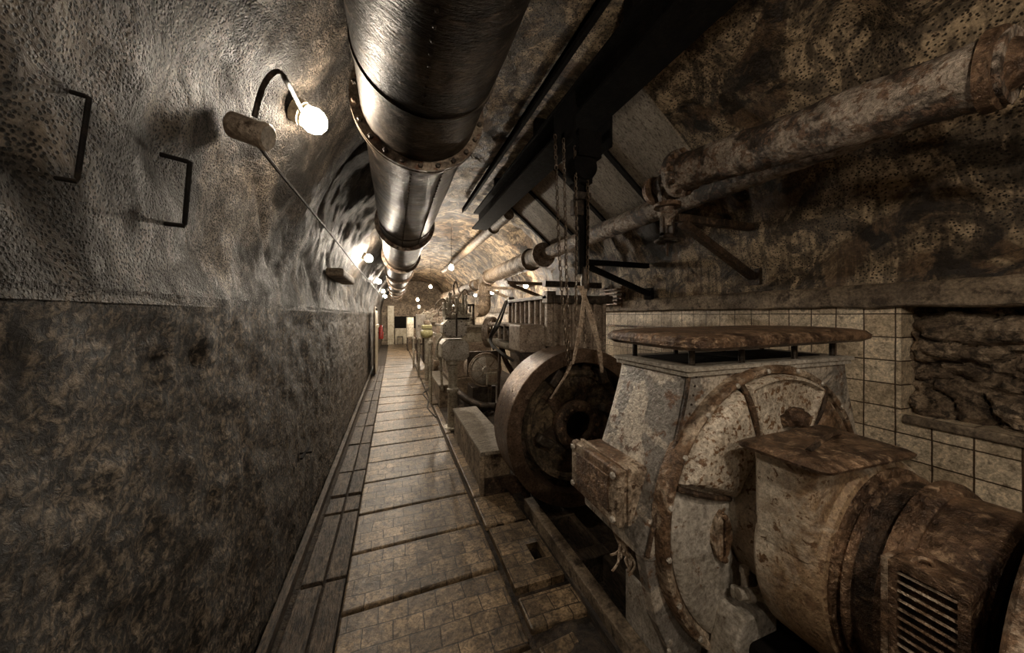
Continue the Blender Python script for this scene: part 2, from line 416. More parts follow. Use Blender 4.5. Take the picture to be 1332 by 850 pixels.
# right wall: tiled, with a broken niche near the viewer
XR = 3.0
bm = BM()
box(bm, XR, XR+.3, 1.13, Y1, -.3, 1.66)
box(bm, XR, XR+.3, Y0, 1.13, -.3, .98)
struct('wall_right', bm, M_tile)
bm = BM()
box(bm, XR-.03, XR, Y0, 1.115, .93, .985); 
struct('trim_1', bm, M_conc, bevel=.012)
def rock_pt(y, z):
    p = Vector((XR+.13, y, z))
    c = noise.cell(Vector((0, 0, 0)))
    w = noise.voronoi(Vector((y*4.6+.9*fbm(p, 3, 3), z*6.0+.6*fbm(p+Vector((9, 0, 0)), 4, 3), 3.3)))[0]
    d = .09*(1-min(1, w[0]*1.3))-.06*max(0, .16-(w[1]-w[0]))/.16+.05*fbm(p, 11, 4)
    return p+Vector((-d, 0, 0))
ry = [Y0+(1.15-Y0)*k/220 for k in range(221)]; rz = [.9+.9*k/70 for k in range(71)]
struct('wall_right_rock', gridmesh(rock_pt, ry, rz), M_rock, smooth=True)
# concrete springing ledge
def ledge(y, u):
    prof = [(XR+.05, 1.645), (XR-.035, 1.65), (XR-.05, 1.66), (XR-.055, 1.72), (XR-.05, 1.785), (XR-.035, 1.80), (XR+.05, 1.81)]
    x, z = prof[u]; p = Vector((x, y, z)); return p+Vector((.012*fbm(p, 3, 3), 0, .010*fbm(p, 4, 3)))
struct('trim_2', gridmesh(ledge, YS, list(range(7))), M_conc, smooth=False)
# end walls
bm = BM(); box(bm, -.8, 3.3, Y1, Y1+.2, -.3, 3.8); struct('wall_end', bm, M_conc)
bm = BM(); box(bm, -.8, 3.3, Y0-.2, Y0, -.3, 3.8); struct('wall_back', bm, M_conc)

# floor: base, paving slabs (each slab edge is a real joint)
bm = BM()
for b4 in ((-.75, .86, Y0, Y1), (.945, 1.1, Y0, Y1), (.86, .945, Y0, 1.97), (.86, .945, 2.12, Y1)): box(bm, *b4, -.32, -.035)
box(bm, .86, .945, 1.97, 2.12, -.34, -.31)
box(bm, 1.1, 3.1, 4.35, Y1, -.3, -.02); box(bm, 1.1, 3.1, Y0, 4.35, -.32, -.16)
struct('floor', bm, M_dirt)
def slab(bm, x0, x1, y0, y1, zt=0.0, tilt=0.0):
    vs = box(bm, x0, x1, y0, y1, -.05, zt)
    for v in vs:
        if v.co.z > -.04: v.co.z += tilt*(v.co.x-(x0+x1)/2)+random.uniform(-.003, .003)
bm = BM(); y = -2.4
random.seed(3)
joint_skew = .0
while y < Y1-.1:
    L = random.choice((.47, .5, .52)) if y > 1.3 else .55
    slab(bm, -.265, .625, y+.012, min(y+L-.012, Y1), random.uniform(-.004, .004), random.uniform(-.006, .006)); y += L
for v in bm.verts: v.co.y += .04*v.co.x
struct('floor_walkway', bm, M_pave, bevel=.01)
bm = BM(); y = 1.0
ys_ = [1.02, 1.28, 1.5, 2.12, 2.62, 3.05, 3.4, 3.9, 4.3]
segs = [(.66, 1.0, 1.55, 1.75), (.655, .99, 2.42, 2.83), (.66, .76, 2.86, 4.5), (.66, .74, 4.52, 6.0)]
for s_ in segs: slab(bm, *s_, random.uniform(-.006, .004))
y = 6.1
while y < Y1: slab(bm, .66, .95, y, y+.6); y += .63
y = -2.4
while y < 1.0: slab(bm, .66, .93, y, y+.5, -.01); y += .52
struct('floor_side_strip', bm, M_pave, bevel=.012)
# square pit cover with an opening
def cover():
    bm = BM(); x0, x1, y0, y1 = .665, .985, 1.8, 2.37; hx0, hx1, hy0, hy1 = .86, .945, 1.97, 2.12
    for a in ((x0, hx0, y0, y1), (hx1, x1, y0, y1), (hx0, hx1, y0, hy0), (hx0, hx1, hy1, y1)): box(bm, *a, -.035, .012)
    bmesh.ops.remove_doubles(bm, verts=bm.verts, dist=1e-5)
    return bm
single('pit_cover', cover(), M_pave, 'square tiled floor cover with a small black square hole in it', 'cover')
# broken paving at the near end
for i, (x0, x1, y0, y1, r, lab) in enumerate(((.66, .86, 1.3, 1.46, .1, 'larger loose tile fragment just in front of the square floor cover'),
                       (.70, .83, 1.12, 1.26, -.15, 'smaller loose tile fragment beside the dark dirt patch'),)):
    bm = BM(); box(bm, x0, x1, y0, y1, -.036, .004, (Vector(((x0+x1)/2, (y0+y1)/2, 0)), r, 'Z'))
    single('loose_tile', bm, M_pave, lab, 'tile', 'loose tiles at the walkway edge', bevel=.008)
def mound(y, x):
    p = Vector((x, y, 0)); r = ((x-.84)/.16)**2+((y-1.2)/.42)**2
    return Vector((x, y, -.034+.05*max(0, 1-r)+.006*fbm(p, 14, 3)*max(0, 1.2-r)))
bm = gridmesh(mound, [.8+.85*k/40 for k in range(41)], [.68+.32*k/24 for k in range(25)])
o = single('dirt_patch', bm, M_dirt, 'dark crumbled dirt where floor tiles are missing', 'dirt', smooth=True); o['kind'] = 'stuff'

# gutter boards along the left wall
ybs = [.6, 2.24, 2.98, 3.24, 3.74, 4.5, 5.2, 5.9, 6.7, 7.6, 8.6, 9.8, 11.2]
places = ['nearest the viewer', 'second from the viewer', 'third from the viewer, a short one', 'fourth from the viewer', 'fifth from the viewer', 'sixth from the viewer',
          'seventh from the viewer', 'eighth from the viewer', 'ninth from the viewer', 'tenth from the viewer', 'eleventh from the viewer', 'twelfth from the viewer, the farthest']
for i in range(len(ybs)-1):
    g = .025 if i not in (0, 3) else .05
    for k, (xa, xb, side) in enumerate(((-.52, -.40, 'wall-side'), (-.385, -.275, 'walkway-side'))):
        bm = BM(); z = random.uniform(-.008, .0)
        box(bm, xa, xb, ybs[i]+g, ybs[i+1]-.004, -.036, z)
        for v in bm.verts: v.co.x += random.uniform(-.004, .004)
        single('gutter_board', bm, M_wood, '%s gutter board beside the left wall, %s' % (side, places[i]), 'board', 'boards over the gutter', bevel=.006)
bm = BM(); box(bm, -.6, -.555, Y0+.1, 12, -.036, .035)
for v in bm.verts: v.co.x += .004*math.sin(v.co.y*3)
struct('baseboard_left', bm, M_wood, bevel=.006)

# ------------------------------------------------------------------ the big duct at upper left
DC = Vector((.127, 0, 2.65)); DR = .28
dt = thing('ventilation_duct', 'large round dark steel duct with bolted flanges along the ceiling over the walkway', 'duct', (DC.x, 1.75, DC.z))
bm = BM()
prof = []; y = -2.55
flY = [-.45, 1.73, 3.95, 6.1, 8.2, 10.3, 12.4, 14.5, 16.6, 18.7]
lathe(bm, DC+Vector((0, -2.55, 0)), (0, 1, 0), [(0, DR)]+[(v, DR+.0015*math.sin(v*9)) for v in [.1*k for k in range(1, 219)]], 64)
obj('shell', bm, M_duct, dt, smooth=True)
for fy in flY:
    bm = BM()
    for k, yy in enumerate((fy-.02, fy+.008)):
        lathe_ring(bm, DC+Vector((0, yy, 0)), (0, 1, 0), [(0, DR-.01), (0, DR+.045), (.018, DR+.045), (.018, DR-.01)], 64)
    fl = obj('flange', bm, M_flange, dt)
    bm = BM()
    for k in range(22):
        a = 2*PI*(k+.5)/22; p = DC+Vector((math.cos(a)*(DR+.024), fy-.02, math.sin(a)*(DR+.024)))
        hexbolt(bm, p, (0, -1, 0), .013, .014)
    if fy in (-.45, 1.73, 3.95, 6.1): each('bolt', bm, M_iron, fl)
    else: obj('bolt', bm, M_iron, fl)['kind'] = 'stuff'
for sy in (1.33, 3.6, 5.7):
    bm = BM(); lathe_ring(bm, DC+Vector((0, sy, 0)), (0, 1, 0), [(0, DR-.01), (-.004, DR+.006), (.025, DR+.006), (.03, DR-.01)], 64)
    obj('seam_band', bm, M_duct, dt, smooth=True)
for sa, y0_, y1_ in ((-98, 1.8, 3.9), (-62, 1.8, 3.9), (-95, -.4, 1.3)):
    bm = BM(); a = math.radians(sa)
    nrm = Vector((math.cos(a), 0, math.sin(a)))
    yy = y0_
    while yy < y1_:
        p = DC+nrm*(DR+.0)+Vector((0, yy, 0)); lathe(bm, p, nrm, [(-.004, .007), (.004, .006), (.006, .003)], 6); yy += .05
    obj('rivet_row', bm, M_iron, dt)['kind'] = 'stuff'

# ------------------------------------------------------------------ ceiling rail, boards and pipes
rail = thing('hoist_rail', 'black steel I-beam rail running along the crown of the vault', 'beam', (1.4, 2, 3.1))
bm = BM()
for a in ((1.27, 1.53, 3.08, 3.105), (1.39, 1.41, 3.1, 3.36), (1.30, 1.50, 3.35, 3.375)): box(bm, a[0], a[1], -2.3, 5.6, a[2], a[3])
obj('beam', bm, M_black, rail)
for yy in (-1.2, .4, 1.6, 3.0, 4.4):
    bm = BM(); box(bm, 1.33, 1.47, yy, yy+.08, 3.37, 3.56); obj('hanger', bm, M_black, rail)
bm = BM(); box(bm, 1.10, 1.16, -2.3, 5.6, 3.38, 3.42); box(bm, 1.10, 1.11, -2.3, 5.6, 3.34, 3.42)
single('angle_rail', bm, M_black, 'thin black angle iron fixed to the vault left of the hoist rail', 'rail')
ye = [1.97, 2.66, 3.4, 4.15, 4.9]
sm = [(1.62, 3.39), (2.5, 2.68)]
for i, pl in enumerate(('nearest the viewer, beside the valve', 'second from the viewer, right of the hoist', 'third from the viewer, left of the hoist', 'farthest from the viewer, above the lagged pipe')):
    bm = BM(); g = .03
    dn = Vector((sm[1][0]-sm[0][0], 0, sm[1][1]-sm[0][1])).normalized(); nn = Vector((-dn.z, 0, dn.x))
    q = [Vector((sm[0][0], 0, sm[0][1])), Vector((sm[1][0], 0, sm[1][1]))]
    ring = lambda y: [q[0]+Vector((0, y, 0)), q[1]+Vector((0, y, 0)), q[1]+nn*.02+Vector((0, y, 0)), q[0]+nn*.02+Vector((0, y, 0))]
    loft(bm, [ring(ye[i]+g), ring(ye[i+1]-g)])
    single('ceiling_board', bm, M_board, 'sloping grey board under the vault, '+pl, 'board', 'grey boards under the vault')
    bm = BM(); off = -nn*.035
    r2 = lambda y: [p+off*.6+Vector((0, y, 0)) for p in (q[0], q[1])]+[p+nn*.05+Vector((0, y, 0)) for p in (q[1], q[0])]
    loft(bm, [r2(ye[i+1]-.028), r2(ye[i+1]+.028)])
    single('ceiling_batten', bm, M_black, 'dark batten behind the sloping board '+pl, 'batten', 'dark battens between the grey boards')

bx, bz, br_ = 2.3, 2.58, .10
lp = thing('steam_pipe', 'long flaking pipe with lagged far end and elbow under the right vault', 'pipe', (bx, 4, bz))
bm = BM()
pts = [Vector((bx, y, bz)) for y in [.75+.06*k for k in range(72)]]
rings = []
n = 40
for p in pts:
    rings.append([p+Vector((math.cos(2*PI*k/n), 0, math.sin(2*PI*k/n)))*(br_+.006*fbm(p+Vector((math.cos(2*PI*k/n), 0, math.sin(2*PI*k/n)))*.1, 12, 3)) for k in range(n)])
loft(bm, rings); obj('pipe', bm, M_rustpipe, lp, smooth=True)
bm = BM(); rings = []
for i in range(60):
    p = Vector((bx, 4.9+.055*i, bz)); R0 = .165+.006*math.sin(i*.9)
    rings.append([p+Vector((math.cos(2*PI*k/n), 0, math.sin(2*PI*k/n)))*(R0+.01*fbm(p+Vector((math.cos(2*PI*k/n), 0, math.sin(2*PI*k/n)))*.15, 6, 3)) for k in range(n)])
loft(bm, rings); obj('lagging', bm, M_lagging, lp, smooth=True)
for yy in (4.88, 5.4, 8.1):
    bm = BM(); lathe_ring(bm, (bx, yy, bz), (0, 1, 0), [(0, .09), (0, .2), (.03, .2), (.03, .09)], 40); obj('collar', bm, M_rustpipe, lp)
bm = BM(); tube(bm, [(bx, 8.1, bz), (bx, 8.35, bz-.01), (bx, 8.55, bz-.1), (bx, 8.62, bz-.3), (bx, 8.62, bz-.45)], .165, 24, 5); obj('elbow', bm, M_lagging, lp, smooth=True)
bm = BM(); cyl(bm, (bx, 8.62, bz-.42), (bx, 8.62, bz-.48), .2, n=28); cyl(bm, (bx, 8.62, 1.95), (bx, 8.62, bz-.46), .17, n=28)
tube(bm, [(bx, 8.62, 1.97), (bx, 8.6, 1.82), (bx-.1, 8.5, 1.72), (bx-.3, 8.42, 1.70)], .165, 24, 5); obj('down_pipe', bm, M_lagging, lp, smooth=True)

# short upper pipe with a bolted flange
pA0 = Vector((2.0, 1.86, 2.645)); pA1 = Vector((2.06, .50, 2.485))
up = thing('flanged_pipe', 'thick rust-scaled pipe ending in a bolted flange, in front of the long pipe', 'pipe', pA0)
bm = BM(); rings = []; ax = (pA1-pA0).normalized(); a_, b_ = frame_of(ax)
for i in range(61):
    p = pA0.lerp(pA1, i/60)
    rr = []
    for k in range(44):
        e = a_*math.cos(2*PI*k/44)+b_*math.sin(2*PI*k/44)
        rr.append(p+e*(.125+.011*fbm(p+e*.12, 14, 4)+.008*fbm(p+e*.12, 4, 2)))
    rings.append(rr)
loft(bm, rings); obj('pipe', bm, M_rustpipe, up, smooth=True)
bm = BM(); lathe(bm, pA0, ax, [(-.05, .15), (-.045, .17), (-.01, .172), (0, .165), (.02, .135)], 40)
fl = obj('flange', bm, M_rustpipe, up, smooth=True)
bm = BM()
for k in range(10):
    a = 2*PI*k/10; e = a_*math.cos(a)+b_*math.sin(a)
    hexbolt(bm, pA0-ax*.05+e*.142, -ax, .02, .025); hexbolt(bm, pA0+ax*.005+e*.148, ax, .02, .03)
each('bolt', bm, M_rust, fl)
bm = BM(); lathe(bm, pA1, ax, [(-.06, .12), (-.055, .145), (-.02, .14), (-.015, .12), (0, .09), (.05, .05)], 40); obj('end_flange', bm, M_rust, up, smooth=True)
# rusty rods and stub at the right end
rs = thing('rusty_branch', 'orange-rusted stub pipe and rods leaving the near end of the thick pipe', 'pipe', (2.2, .5, 2.4))
bm = BM(); tube(bm, [(2.12, .47, 2.46), (2.3, .38, 2.42), (2.6, .25, 2.3), (2.86, .2, 2.2)], .045, 14, 4); obj('stub_pipe', bm, M_rust, rs, smooth=True)
bm = BM(); tube(bm, [(2.1, .5, 2.6), (2.3, .42, 2.56), (2.72, .25, 2.5)], .016, 8, 3); obj('rod', bm, M_rust, rs)
bm = BM(); tube(bm, [(2.12, .48, 2.38), (2.3, .40, 2.26), (2.62, .3, 2.1), (2.85, .25, 2.05)], .022, 8, 3); obj('rod', bm, M_rust, rs)

# valve with handwheel at the flange
vx, vy = 2.02, 2.03
vt = thing('gate_valve', 'rusty gate valve with a handwheel hanging below the flanged pipe', 'valve', (vx, vy, 2.18))
bm = BM()
lathe(bm, (vx, 1.93, 2.62), (0, 1, 0), [(0, .06), (.05, .06), (.06, .09), (.1, .1), (.16, .085), (.2, .05), (.24, .05)], 24)
lathe(bm, (vx, 2.03, 2.30), (0, 0, 1), [(0, .03), (.05, .035), (.08, .07), (.1, .07), (.12, .05), (.2, .06), (.3, .09)], 20)
obj('body', bm, M_rustpipe, vt, smooth=True)
bm = BM(); lathe(bm, (vx, 2.15, 2.62), (0, 1, 0), [(0, .11), (.035, .11)], 24); lathe(bm, (vx-.0, 2.03, 2.44), (0, 0, 1), [(0, .1), (.03, .1)], 24); obj('flange', bm, M_rust, vt)
bm = BM(); box(bm, vx-.06, vx-.04, 2.015, 2.045, 2.22, 2.44); box(bm, vx+.04, vx+.06, 2.015, 2.045, 2.22, 2.44); box(bm, vx-.06, vx+.06, 2.015, 2.045, 2.21, 2.24); obj('yoke', bm, M_rustd, vt)
bm = BM(); cyl(bm, (vx, 2.03, 2.06), (vx, 2.03, 2.42), .01); obj('spindle', bm, M_rustd, vt)
bm = BM(); torus(bm, (vx, 2.03, 2.18), (0, 0, 1), .085, .011, 32)
for k in range(3):
    a = 2*PI*k/3; cyl(bm, (vx, 2.03, 2.18), (vx+.085*math.cos(a), 2.03+.085*math.sin(a), 2.18), .008, n=8)
cyl(bm, (vx, 2.03, 2.165), (vx, 2.03, 2.195), .022); obj('handwheel', bm, M_iron, vt, smooth=True)

# wall brackets under the pipes
def bracket(y, x0, z, label, xw=2.97, zb=1.93, m=M_rustd):
    t = thing('pipe_bracket', label, 'bracket', (xw, y, zb), 'diagonal pipe brackets on the right wall')
    bm = BM(); box(bm, x0, 2.93, y-.03, y+.03, z-.03, z+.03); obj('arm', bm, m, t, bevel=.005)
    bm = BM(); d = Vector((xw-.03-x0-.05, 0, zb-z+.03)); s = Vector((x0+.05, y, z-.03))
    a, b_ = frame_of(d)
    a *= .028; b_ *= .028
    loft(bm, [[s+a+b_, s-a+b_, s-a-b_, s+a-b_], [s+d+a+b_, s+d-a+b_, s+d-a-b_, s+d+a-b_]]); obj('brace', bm, m, t)
    bm = BM(); box(bm, xw-.04, xw+.0, y-.06, y+.06, zb-.07, zb+.07); obj('foot_plate', bm, m, t)
    return t
bracket(2.0, 2.08, 2.36, 'rusty pipe bracket whose diagonal brace runs down from the gate valve')
bracket(3.25, 1.98, 2.2, 'dark pipe bracket whose diagonal brace starts just right of the hanging chains', zb=1.86, m=M_black)
bracket(6.0, 2.05, 2.22, 'grey pipe bracket behind the ribbed engine', zb=1.9, m=M_lagging)
bracket(7.6, 2.05, 2.25, 'pale pipe bracket next to the pipe elbow, the farthest', zb=1.9, m=M_lagging)
bm = BM(); box(bm, 2.0, 2.93, 4.2, 4.3, 2.0, 2.08); single('cross_beam', bm, M_iron, 'dark horizontal steel bar right of the hanging chains', 'beam')

# light grey pipe at the crown in the distance
bm = BM(); cyl(bm, (1.63, 4.7, 3.12), (1.63, 11.5, 3.12), .085, n=24); lathe(bm, (1.63, 5.5, 3.12), (0, 1, 0), [(0, .11), (.05, .11)], 24)
single('crown_pipe', bm, M_lagging, 'light grey pipe along the crown beyond the sloping boards', 'pipe', smooth=True)
bm = BM(); cyl(bm, (2.2, 8.9, 2.45), (2.2, 16, 2.45), .14, n=24); 
for yy in (9.3, 11, 13, 15): lathe(bm, (2.2, yy, 2.45), (0, 1, 0), [(0, .17), (.05, .17)], 24)
single('far_pipe', bm, M_lagging, 'lagged pipe continuing far behind the pipe elbow', 'pipe', smooth=True)

# ------------------------------------------------------------------ hoist, chains, straps
HX, HYY = 1.40, 2.27
ht = thing('chain_hoist', 'black chain hoist with trolley hanging from the ceiling rail', 'hoist', (HX, HYY, 2.6))
bm = BM()
box(bm, HX-.17, HX-.15, HYY-.16, HYY+.16, 2.88, 3.24); box(bm, HX+.15, HX+.17, HYY-.16, HYY+.16, 2.88, 3.24); box(bm, HX-.1, HX+.1, HYY-.12, HYY+.1, 2.8, 3.0)
box(bm, HX-.17, HX+.17, HYY-.03, HYY+.03, 2.95, 3.01); box(bm, HX-.05, HX+.05, HYY-.05, HYY+.05, 2.86, 3.0); obj('trolley', bm, M_black, ht, bevel=.004)
for sx in (-1, 1):
    for sy in (-1, 1):
        bm = BM(); lathe(bm, (HX+sx*.15, HYY+sy*.08, 3.14), (-sx, 0, 0), [(0, .045), (.03, .045), (.03, .03), (.06, .03)], 20); obj('wheel', bm, M_black, ht)
bm = BM(); lathe(bm, (HX-.02, HYY-.1, 2.74), (0, 1, 0), [(0, .05), (.01, .1), (.07, .115), (.13, .115), (.19, .1), (.2, .05)], 28); box(bm, HX-.07, HX+.05, HYY-.07, HYY+.07, 2.62, 2.9)
obj('gear_case', bm, M_black, ht, smooth=True)
bm = BM(); box(bm, HX-.04, HX-.02, HYY-.025, HYY+.025, 1.92, 2.7); box(bm, HX+.02, HX+.045, HYY-.025, HYY+.025, 1.92, 2.7); box(bm, HX-.04, HX+.045, HYY-.005, HYY+.005, 1.92, 2.7)
obj('hanging_bar', bm, M_black, ht)
bm = BM(); box(bm, HX-.06, HX+.06, HYY-.04, HYY+.04, 2.50, 2.56); box(bm, HX-.09, HX+.0, HYY-.03, HYY+.03, 2.38, 2.5); obj('clamp', bm, M_iron, ht, bevel=.006)
def chain(pts, label, lw=.0155, lr=.0042, L=.05, group='chains hanging at the hoist'):
    P_ = [Vector(p) for p in pts]
    # resample
    seg = []; tot = 0
    for a, b_ in zip(P_, P_[1:]): seg.append((a, b_, (b_-a).length)); tot += (b_-a).length
    nlink = int(tot/(L*.74)); bm = BM()
    def pos(s):
        for a, b_, l in seg:
            if s <= l: return a.lerp(b_, s/l), (b_-a).normalized()
            s -= l
        return seg[-1][1], (seg[-1][1]-seg[-1][0]).normalized()
    for i in range(nlink):
        p, d = pos((i+.5)*tot/nlink); a, b2 = frame_of(d)
        e = a if i % 2 else b2
        path = []
        for k in range(10):
            th = 2*PI*k/10
            path.append(p+d*math.cos(th)*(L/2-lr)+e*math.sin(th)*(lw-lr))
        m = 5; R = []
        up_ = e.cross(d)
        for k in range(10):
            out = (path[k]-p).normalized()
            R.append([path[k]+(out*math.cos(2*PI*j/m)+up_*math.sin(2*PI*j/m))*lr for j in range(m)])
        loft(bm, R, cap=False, closed=True)
    return single('hanging_chain', bm, M_chain, label, 'chain', group, smooth=True)
c0 = at(722, 195, Y=2.2); 
chain([at(722, 175, Y=2.2), at(727, 320, Y=2.2), at(733, 414, Y=2.2), at(741, 495, Y=2.2)], 'leftmost hanging chain, reaching down onto the flywheel')
chain([at(733, 180, Y=2.24), at(736, 320, Y=2.24), at(737, 375, Y=2.24), at(742, 470, Y=2.24)], 'second hanging chain from the left, left of the black bar')
chain([at(748, 190, Y=2.2), at(750, 300, Y=2.2), at(749, 430, Y=2.2)], 'hanging chain close against the left side of the black bar')
chain([at(764, 190, Y=2.2), at(765, 290, Y=2.2), at(764, 370, Y=2.2)], 'hanging chain against the right side of the black bar')
chain([at(760, 395, Y=2.27), at(761, 446, Y=2.27)], 'short chain end between the two frayed straps')
def strap(pts, label, w=.022, m=M_strap, t=.006):
    bm = BM(); P_ = [Vector(p) for p in pts]; rings = []
    N = 24
    for i in range(N+1):
        s = i/N*(len(P_)-1); k = min(int(s), len(P_)-2); p = P_[k].lerp(P_[k+1], s-k)
        ww = w*(1-.55*(i/N)**2)*(1+.1*noise.noise(p*20)); a = .25*math.sin(i*.5)
        e = Vector((math.cos(a), math.sin(a), 0)); f = Vector((-e.y, e.x, 0))*t
        rings.append([p+e*ww+f, p-e*ww+f, p-e*ww-f, p+e*ww-f])
    loft(bm, rings); return single('frayed_strap', bm, m, label, 'strap', 'frayed straps below the hoist')
strap([at(755, 372, Y=2.18), at(768, 410, Y=2.16), at(779, 450, Y=2.16), at(783, 485, Y=2.16)], 'widest frayed strap, slanting down to the right across the flywheel rim', .024)
strap([at(761, 376, Y=2.16), at(756, 420, Y=2.16), at(750, 450, Y=2.17), at(745, 474, Y=2.17)], 'narrow frayed strap slanting down to the left', .016)
strap([at(745, 470, Y=2.2), at(735, 490, Y=2.2), at(716, 519, Y=2.2)], 'thin splintered strap end lying across the dark flywheel face', .012)
bm = BM(); q = [at(754, 360, Y=2.23), at(768, 362, Y=2.23), at(766, 385, Y=2.23), at(754, 383, Y=2.23)]
lathe(bm, (q[0]+q[1])/2+Vector((0, 0, -.12)), (0, 0, 1), [(0, .012), (.02, .03), (.08, .035), (.13, .03), (.19, .025), (.2, .015)], 14); single('hoist_hook_block', bm, M_iron, 'small rusty hook block where the straps are tied', 'hook', smooth=True)

# ------------------------------------------------------------------ flywheel
WC = Vector((1.415, 2.3, .70)); WR = .63
fw = thing('flywheel', 'huge rusty flywheel standing in the pit beside the concrete plinth', 'flywheel', (WC.x, 2.45, -.16))
bm = BM(); lathe_ring(bm, WC, (0, 1, 0), [(0, WR-.005), (0.005, WR), (.33, WR), (.335, WR-.02), (.335, WR-.13), (.02, WR-.115), (0, WR-.11)], 96)
obj('rim', bm, M_wheel, fw, smooth=True)
bm = BM(); lathe_ring(bm, WC, (0, 1, 0), [(.12, .19), (.10, .33), (.12, .44), (.17, .5), (.2, WR-.11), (.26, WR-.11), (.27, .19)], 96); obj('web', bm, M_grime, fw, smooth=True)
bm = BM(); lathe_ring(bm, WC, (0, 1, 0), [(.08, .40), (.06, .42), (.06, .445), (.09, .46), (.24, .46), (.24, .40)], 80); obj('inner_ring', bm, M_grime, fw, smooth=True)
bm = BM(); lathe_ring(bm, WC, (0, 1, 0), [(.04, .115), (.03, .13), (.03, .17), (.05, .2), (.25, .21), (.25, .115)], 48); obj('hub', bm, M_rustd, fw, smooth=True)
bm = BM(); cyl(bm, WC+Vector((0, .12, 0)), WC+Vector((0, .66, 0)), .10, n=28); obj('shaft', bm, M_black, fw, smooth=True)
for k in range(6):
    a = 2*PI*k/6+.28; e = Vector((math.cos(a), 0, math.sin(a))); t_ = Vector((-e.z, 0, e.x)); bm = BM()
    r0, r1 = .18, .55
    loft(bm, [[WC+e*r+t_*s*w+Vector((0, yy, 0)) for s, yy in ((-1, .1), (1, .1), (1, .24), (-1, .24))] for r, w in ((r0, .06), (.3, .042), (.42, .04), (r1, .06))])
    obj('spoke', bm, M_rustd, fw, bevel=.01)
for ang, rr in ((62, .47), (115, .46), (200, .3), (300, .33), (20, .3)):
    a = math.radians(ang); p = WC+Vector((math.cos(a)*rr, .02, math.sin(a)*rr)); bm = BM()
    box(bm, p.x-.035, p.x+.035, p.y, p.y+.2, p.z-.09, p.z+.05, (p, a-PI/2+.2, 'Y')); obj('balance_block', bm, M_iron, fw, bevel=.012)
bm = BM(); 
for k in range(12):
    a = 2*PI*k/12; hexbolt(bm, WC+Vector((math.cos(a)*.155, .03, math.sin(a)*.155)), (0, -1, 0), .014, .02)
each('hub_bolt', bm, M_rust, fw)
bm = BM(); box(bm, WC.x-.16, WC.x+.16, 2.78, 2.95, -.165, .6); lathe(bm, (WC.x, 2.76, .7), (0, 1, 0), [(0, .15), (.22, .15)], 28); obj('bearing_pedestal', bm, M_iron, fw, bevel=.01)

# ------------------------------------------------------------------ concrete plinth by the walkway
pt = thing('concrete_plinth', 'low concrete plinth with a flat slab top left of the flywheel', 'plinth', (.9, 3.6, 0))
bm = BM(); box(bm, .75, 1.02, 2.89, 4.34, -.05, .335); obj('base', bm, M_conc, pt, bevel=.008)
bm = BM(); box(bm, .733, 1.05, 2.865, 4.36, .335, .372); obj('top_slab', bm, M_board, pt, bevel=.008)
bm = BM(); box(bm, .725, .76, 2.86, 2.9, 0, .335); obj('corner_post', bm, M_conc, pt)
bm = BM(); box(bm, .76, 1.2, 2.84, 2.88, -.1, .13); obj('footing', bm, M_rustd, pt)

# bed rails beside the generator
bm = BM(); x = 1.06
box(bm, 1.03, 1.11, .75, 2.58, -.165, .06); single('bed_rail', bm, M_conc, 'long pale steel rail on the floor left of the generator', 'rail', bevel=.006)
bm = BM(); box(bm, 1.11, 1.36, 1.85, 1.95, -.165, .02); box(bm, 1.11, 1.36, 2.3, 2.38, -.165, .02); box(bm, 1.3, 1.36, 1.55, 2.6, -.165, .01)
single('cross_tie', bm, M_wood, 'short cross ties between the pale rail and the pit', 'beam', bevel=.008)
bm = BM(); box(bm, .985, 1.005, .7, 1.75, -.035, .02)
for v in bm.verts: v.co.x += .012*math.sin(v.co.y*5)
single('edge_strip', bm, M_wood, 'thin splintered strip along the near edge of the broken paving', 'strip')

# ------------------------------------------------------------------ generator
GX, GZ = 1.5, .79
G = thing('generator', 'large peeling grey generator with a round end shield and rusted commutator drum', 'generator', (GX, 1.0, -.16))
def hb(z):   # half width and front / back y
    t = max(0, min(1, (1.38-z)/.63)); w = .51+.20*(t**1.25)
    return w
bm = BM(); rings = []
for z in (.70, .75, .85, .95, 1.05, 1.15, 1.25, 1.31, 1.37):
    w = hb(z); c = 1.57
    y0_, y1_ = .965, 1.39-.04*max(0, (z-.8))
    r = .02
    ring = rrect(c-w, c+w, y0_, y1_, .03, 3)
    rings.append([Vector((x, y, z)) for x, y in ring])
loft(bm, rings); obj('housing', bm, M_greyworn, G, smooth=True)
bm = BM(); box(bm, 1.13, 2.0, 1.0, 1.40, -.165, .72); obj('shadow_dark_frame', bm, M_iron, G, bevel=.01)  # set back and coloured dark to give the shadow below the terminal box
bm = BM(); prism(bm, [(.86, .72), (.92, .45), (1.04, .2), (1.12, .06), (1.12, -.165), (1.25, -.165), (1.3, .72)], lambda u, v, t: Vector((u, t, v)), .975, 1.03); obj('front_leg_plate', bm, M_greyworn, G, bevel=.006)
bm = BM()
for z0, z1, e in ((1.365, 1.385, .014), (1.385, 1.40, .022)):
    ring = rrect(1.57-.51-e, 1.57+.51+e, .965-e, 1.37+e, .015, 3)
    loft(bm, [[Vector((x, y, z0)) for x, y in ring], [Vector((x, y, z1)) for x, y in ring]])
rim = obj('top_rim', bm, M_grey, G)
bm = BM(); ring = rrect(1.13, 2.01, 1.03, 1.31, .02, 3); loft(bm, [[Vector((x, y, 1.3995)) for x, y in ring], [Vector((x, y, 1.402)) for x, y in ring]]); obj('opening_shade', bm, M_black, rim)  # thin black sheet on the solid top, painting the shade of an opening
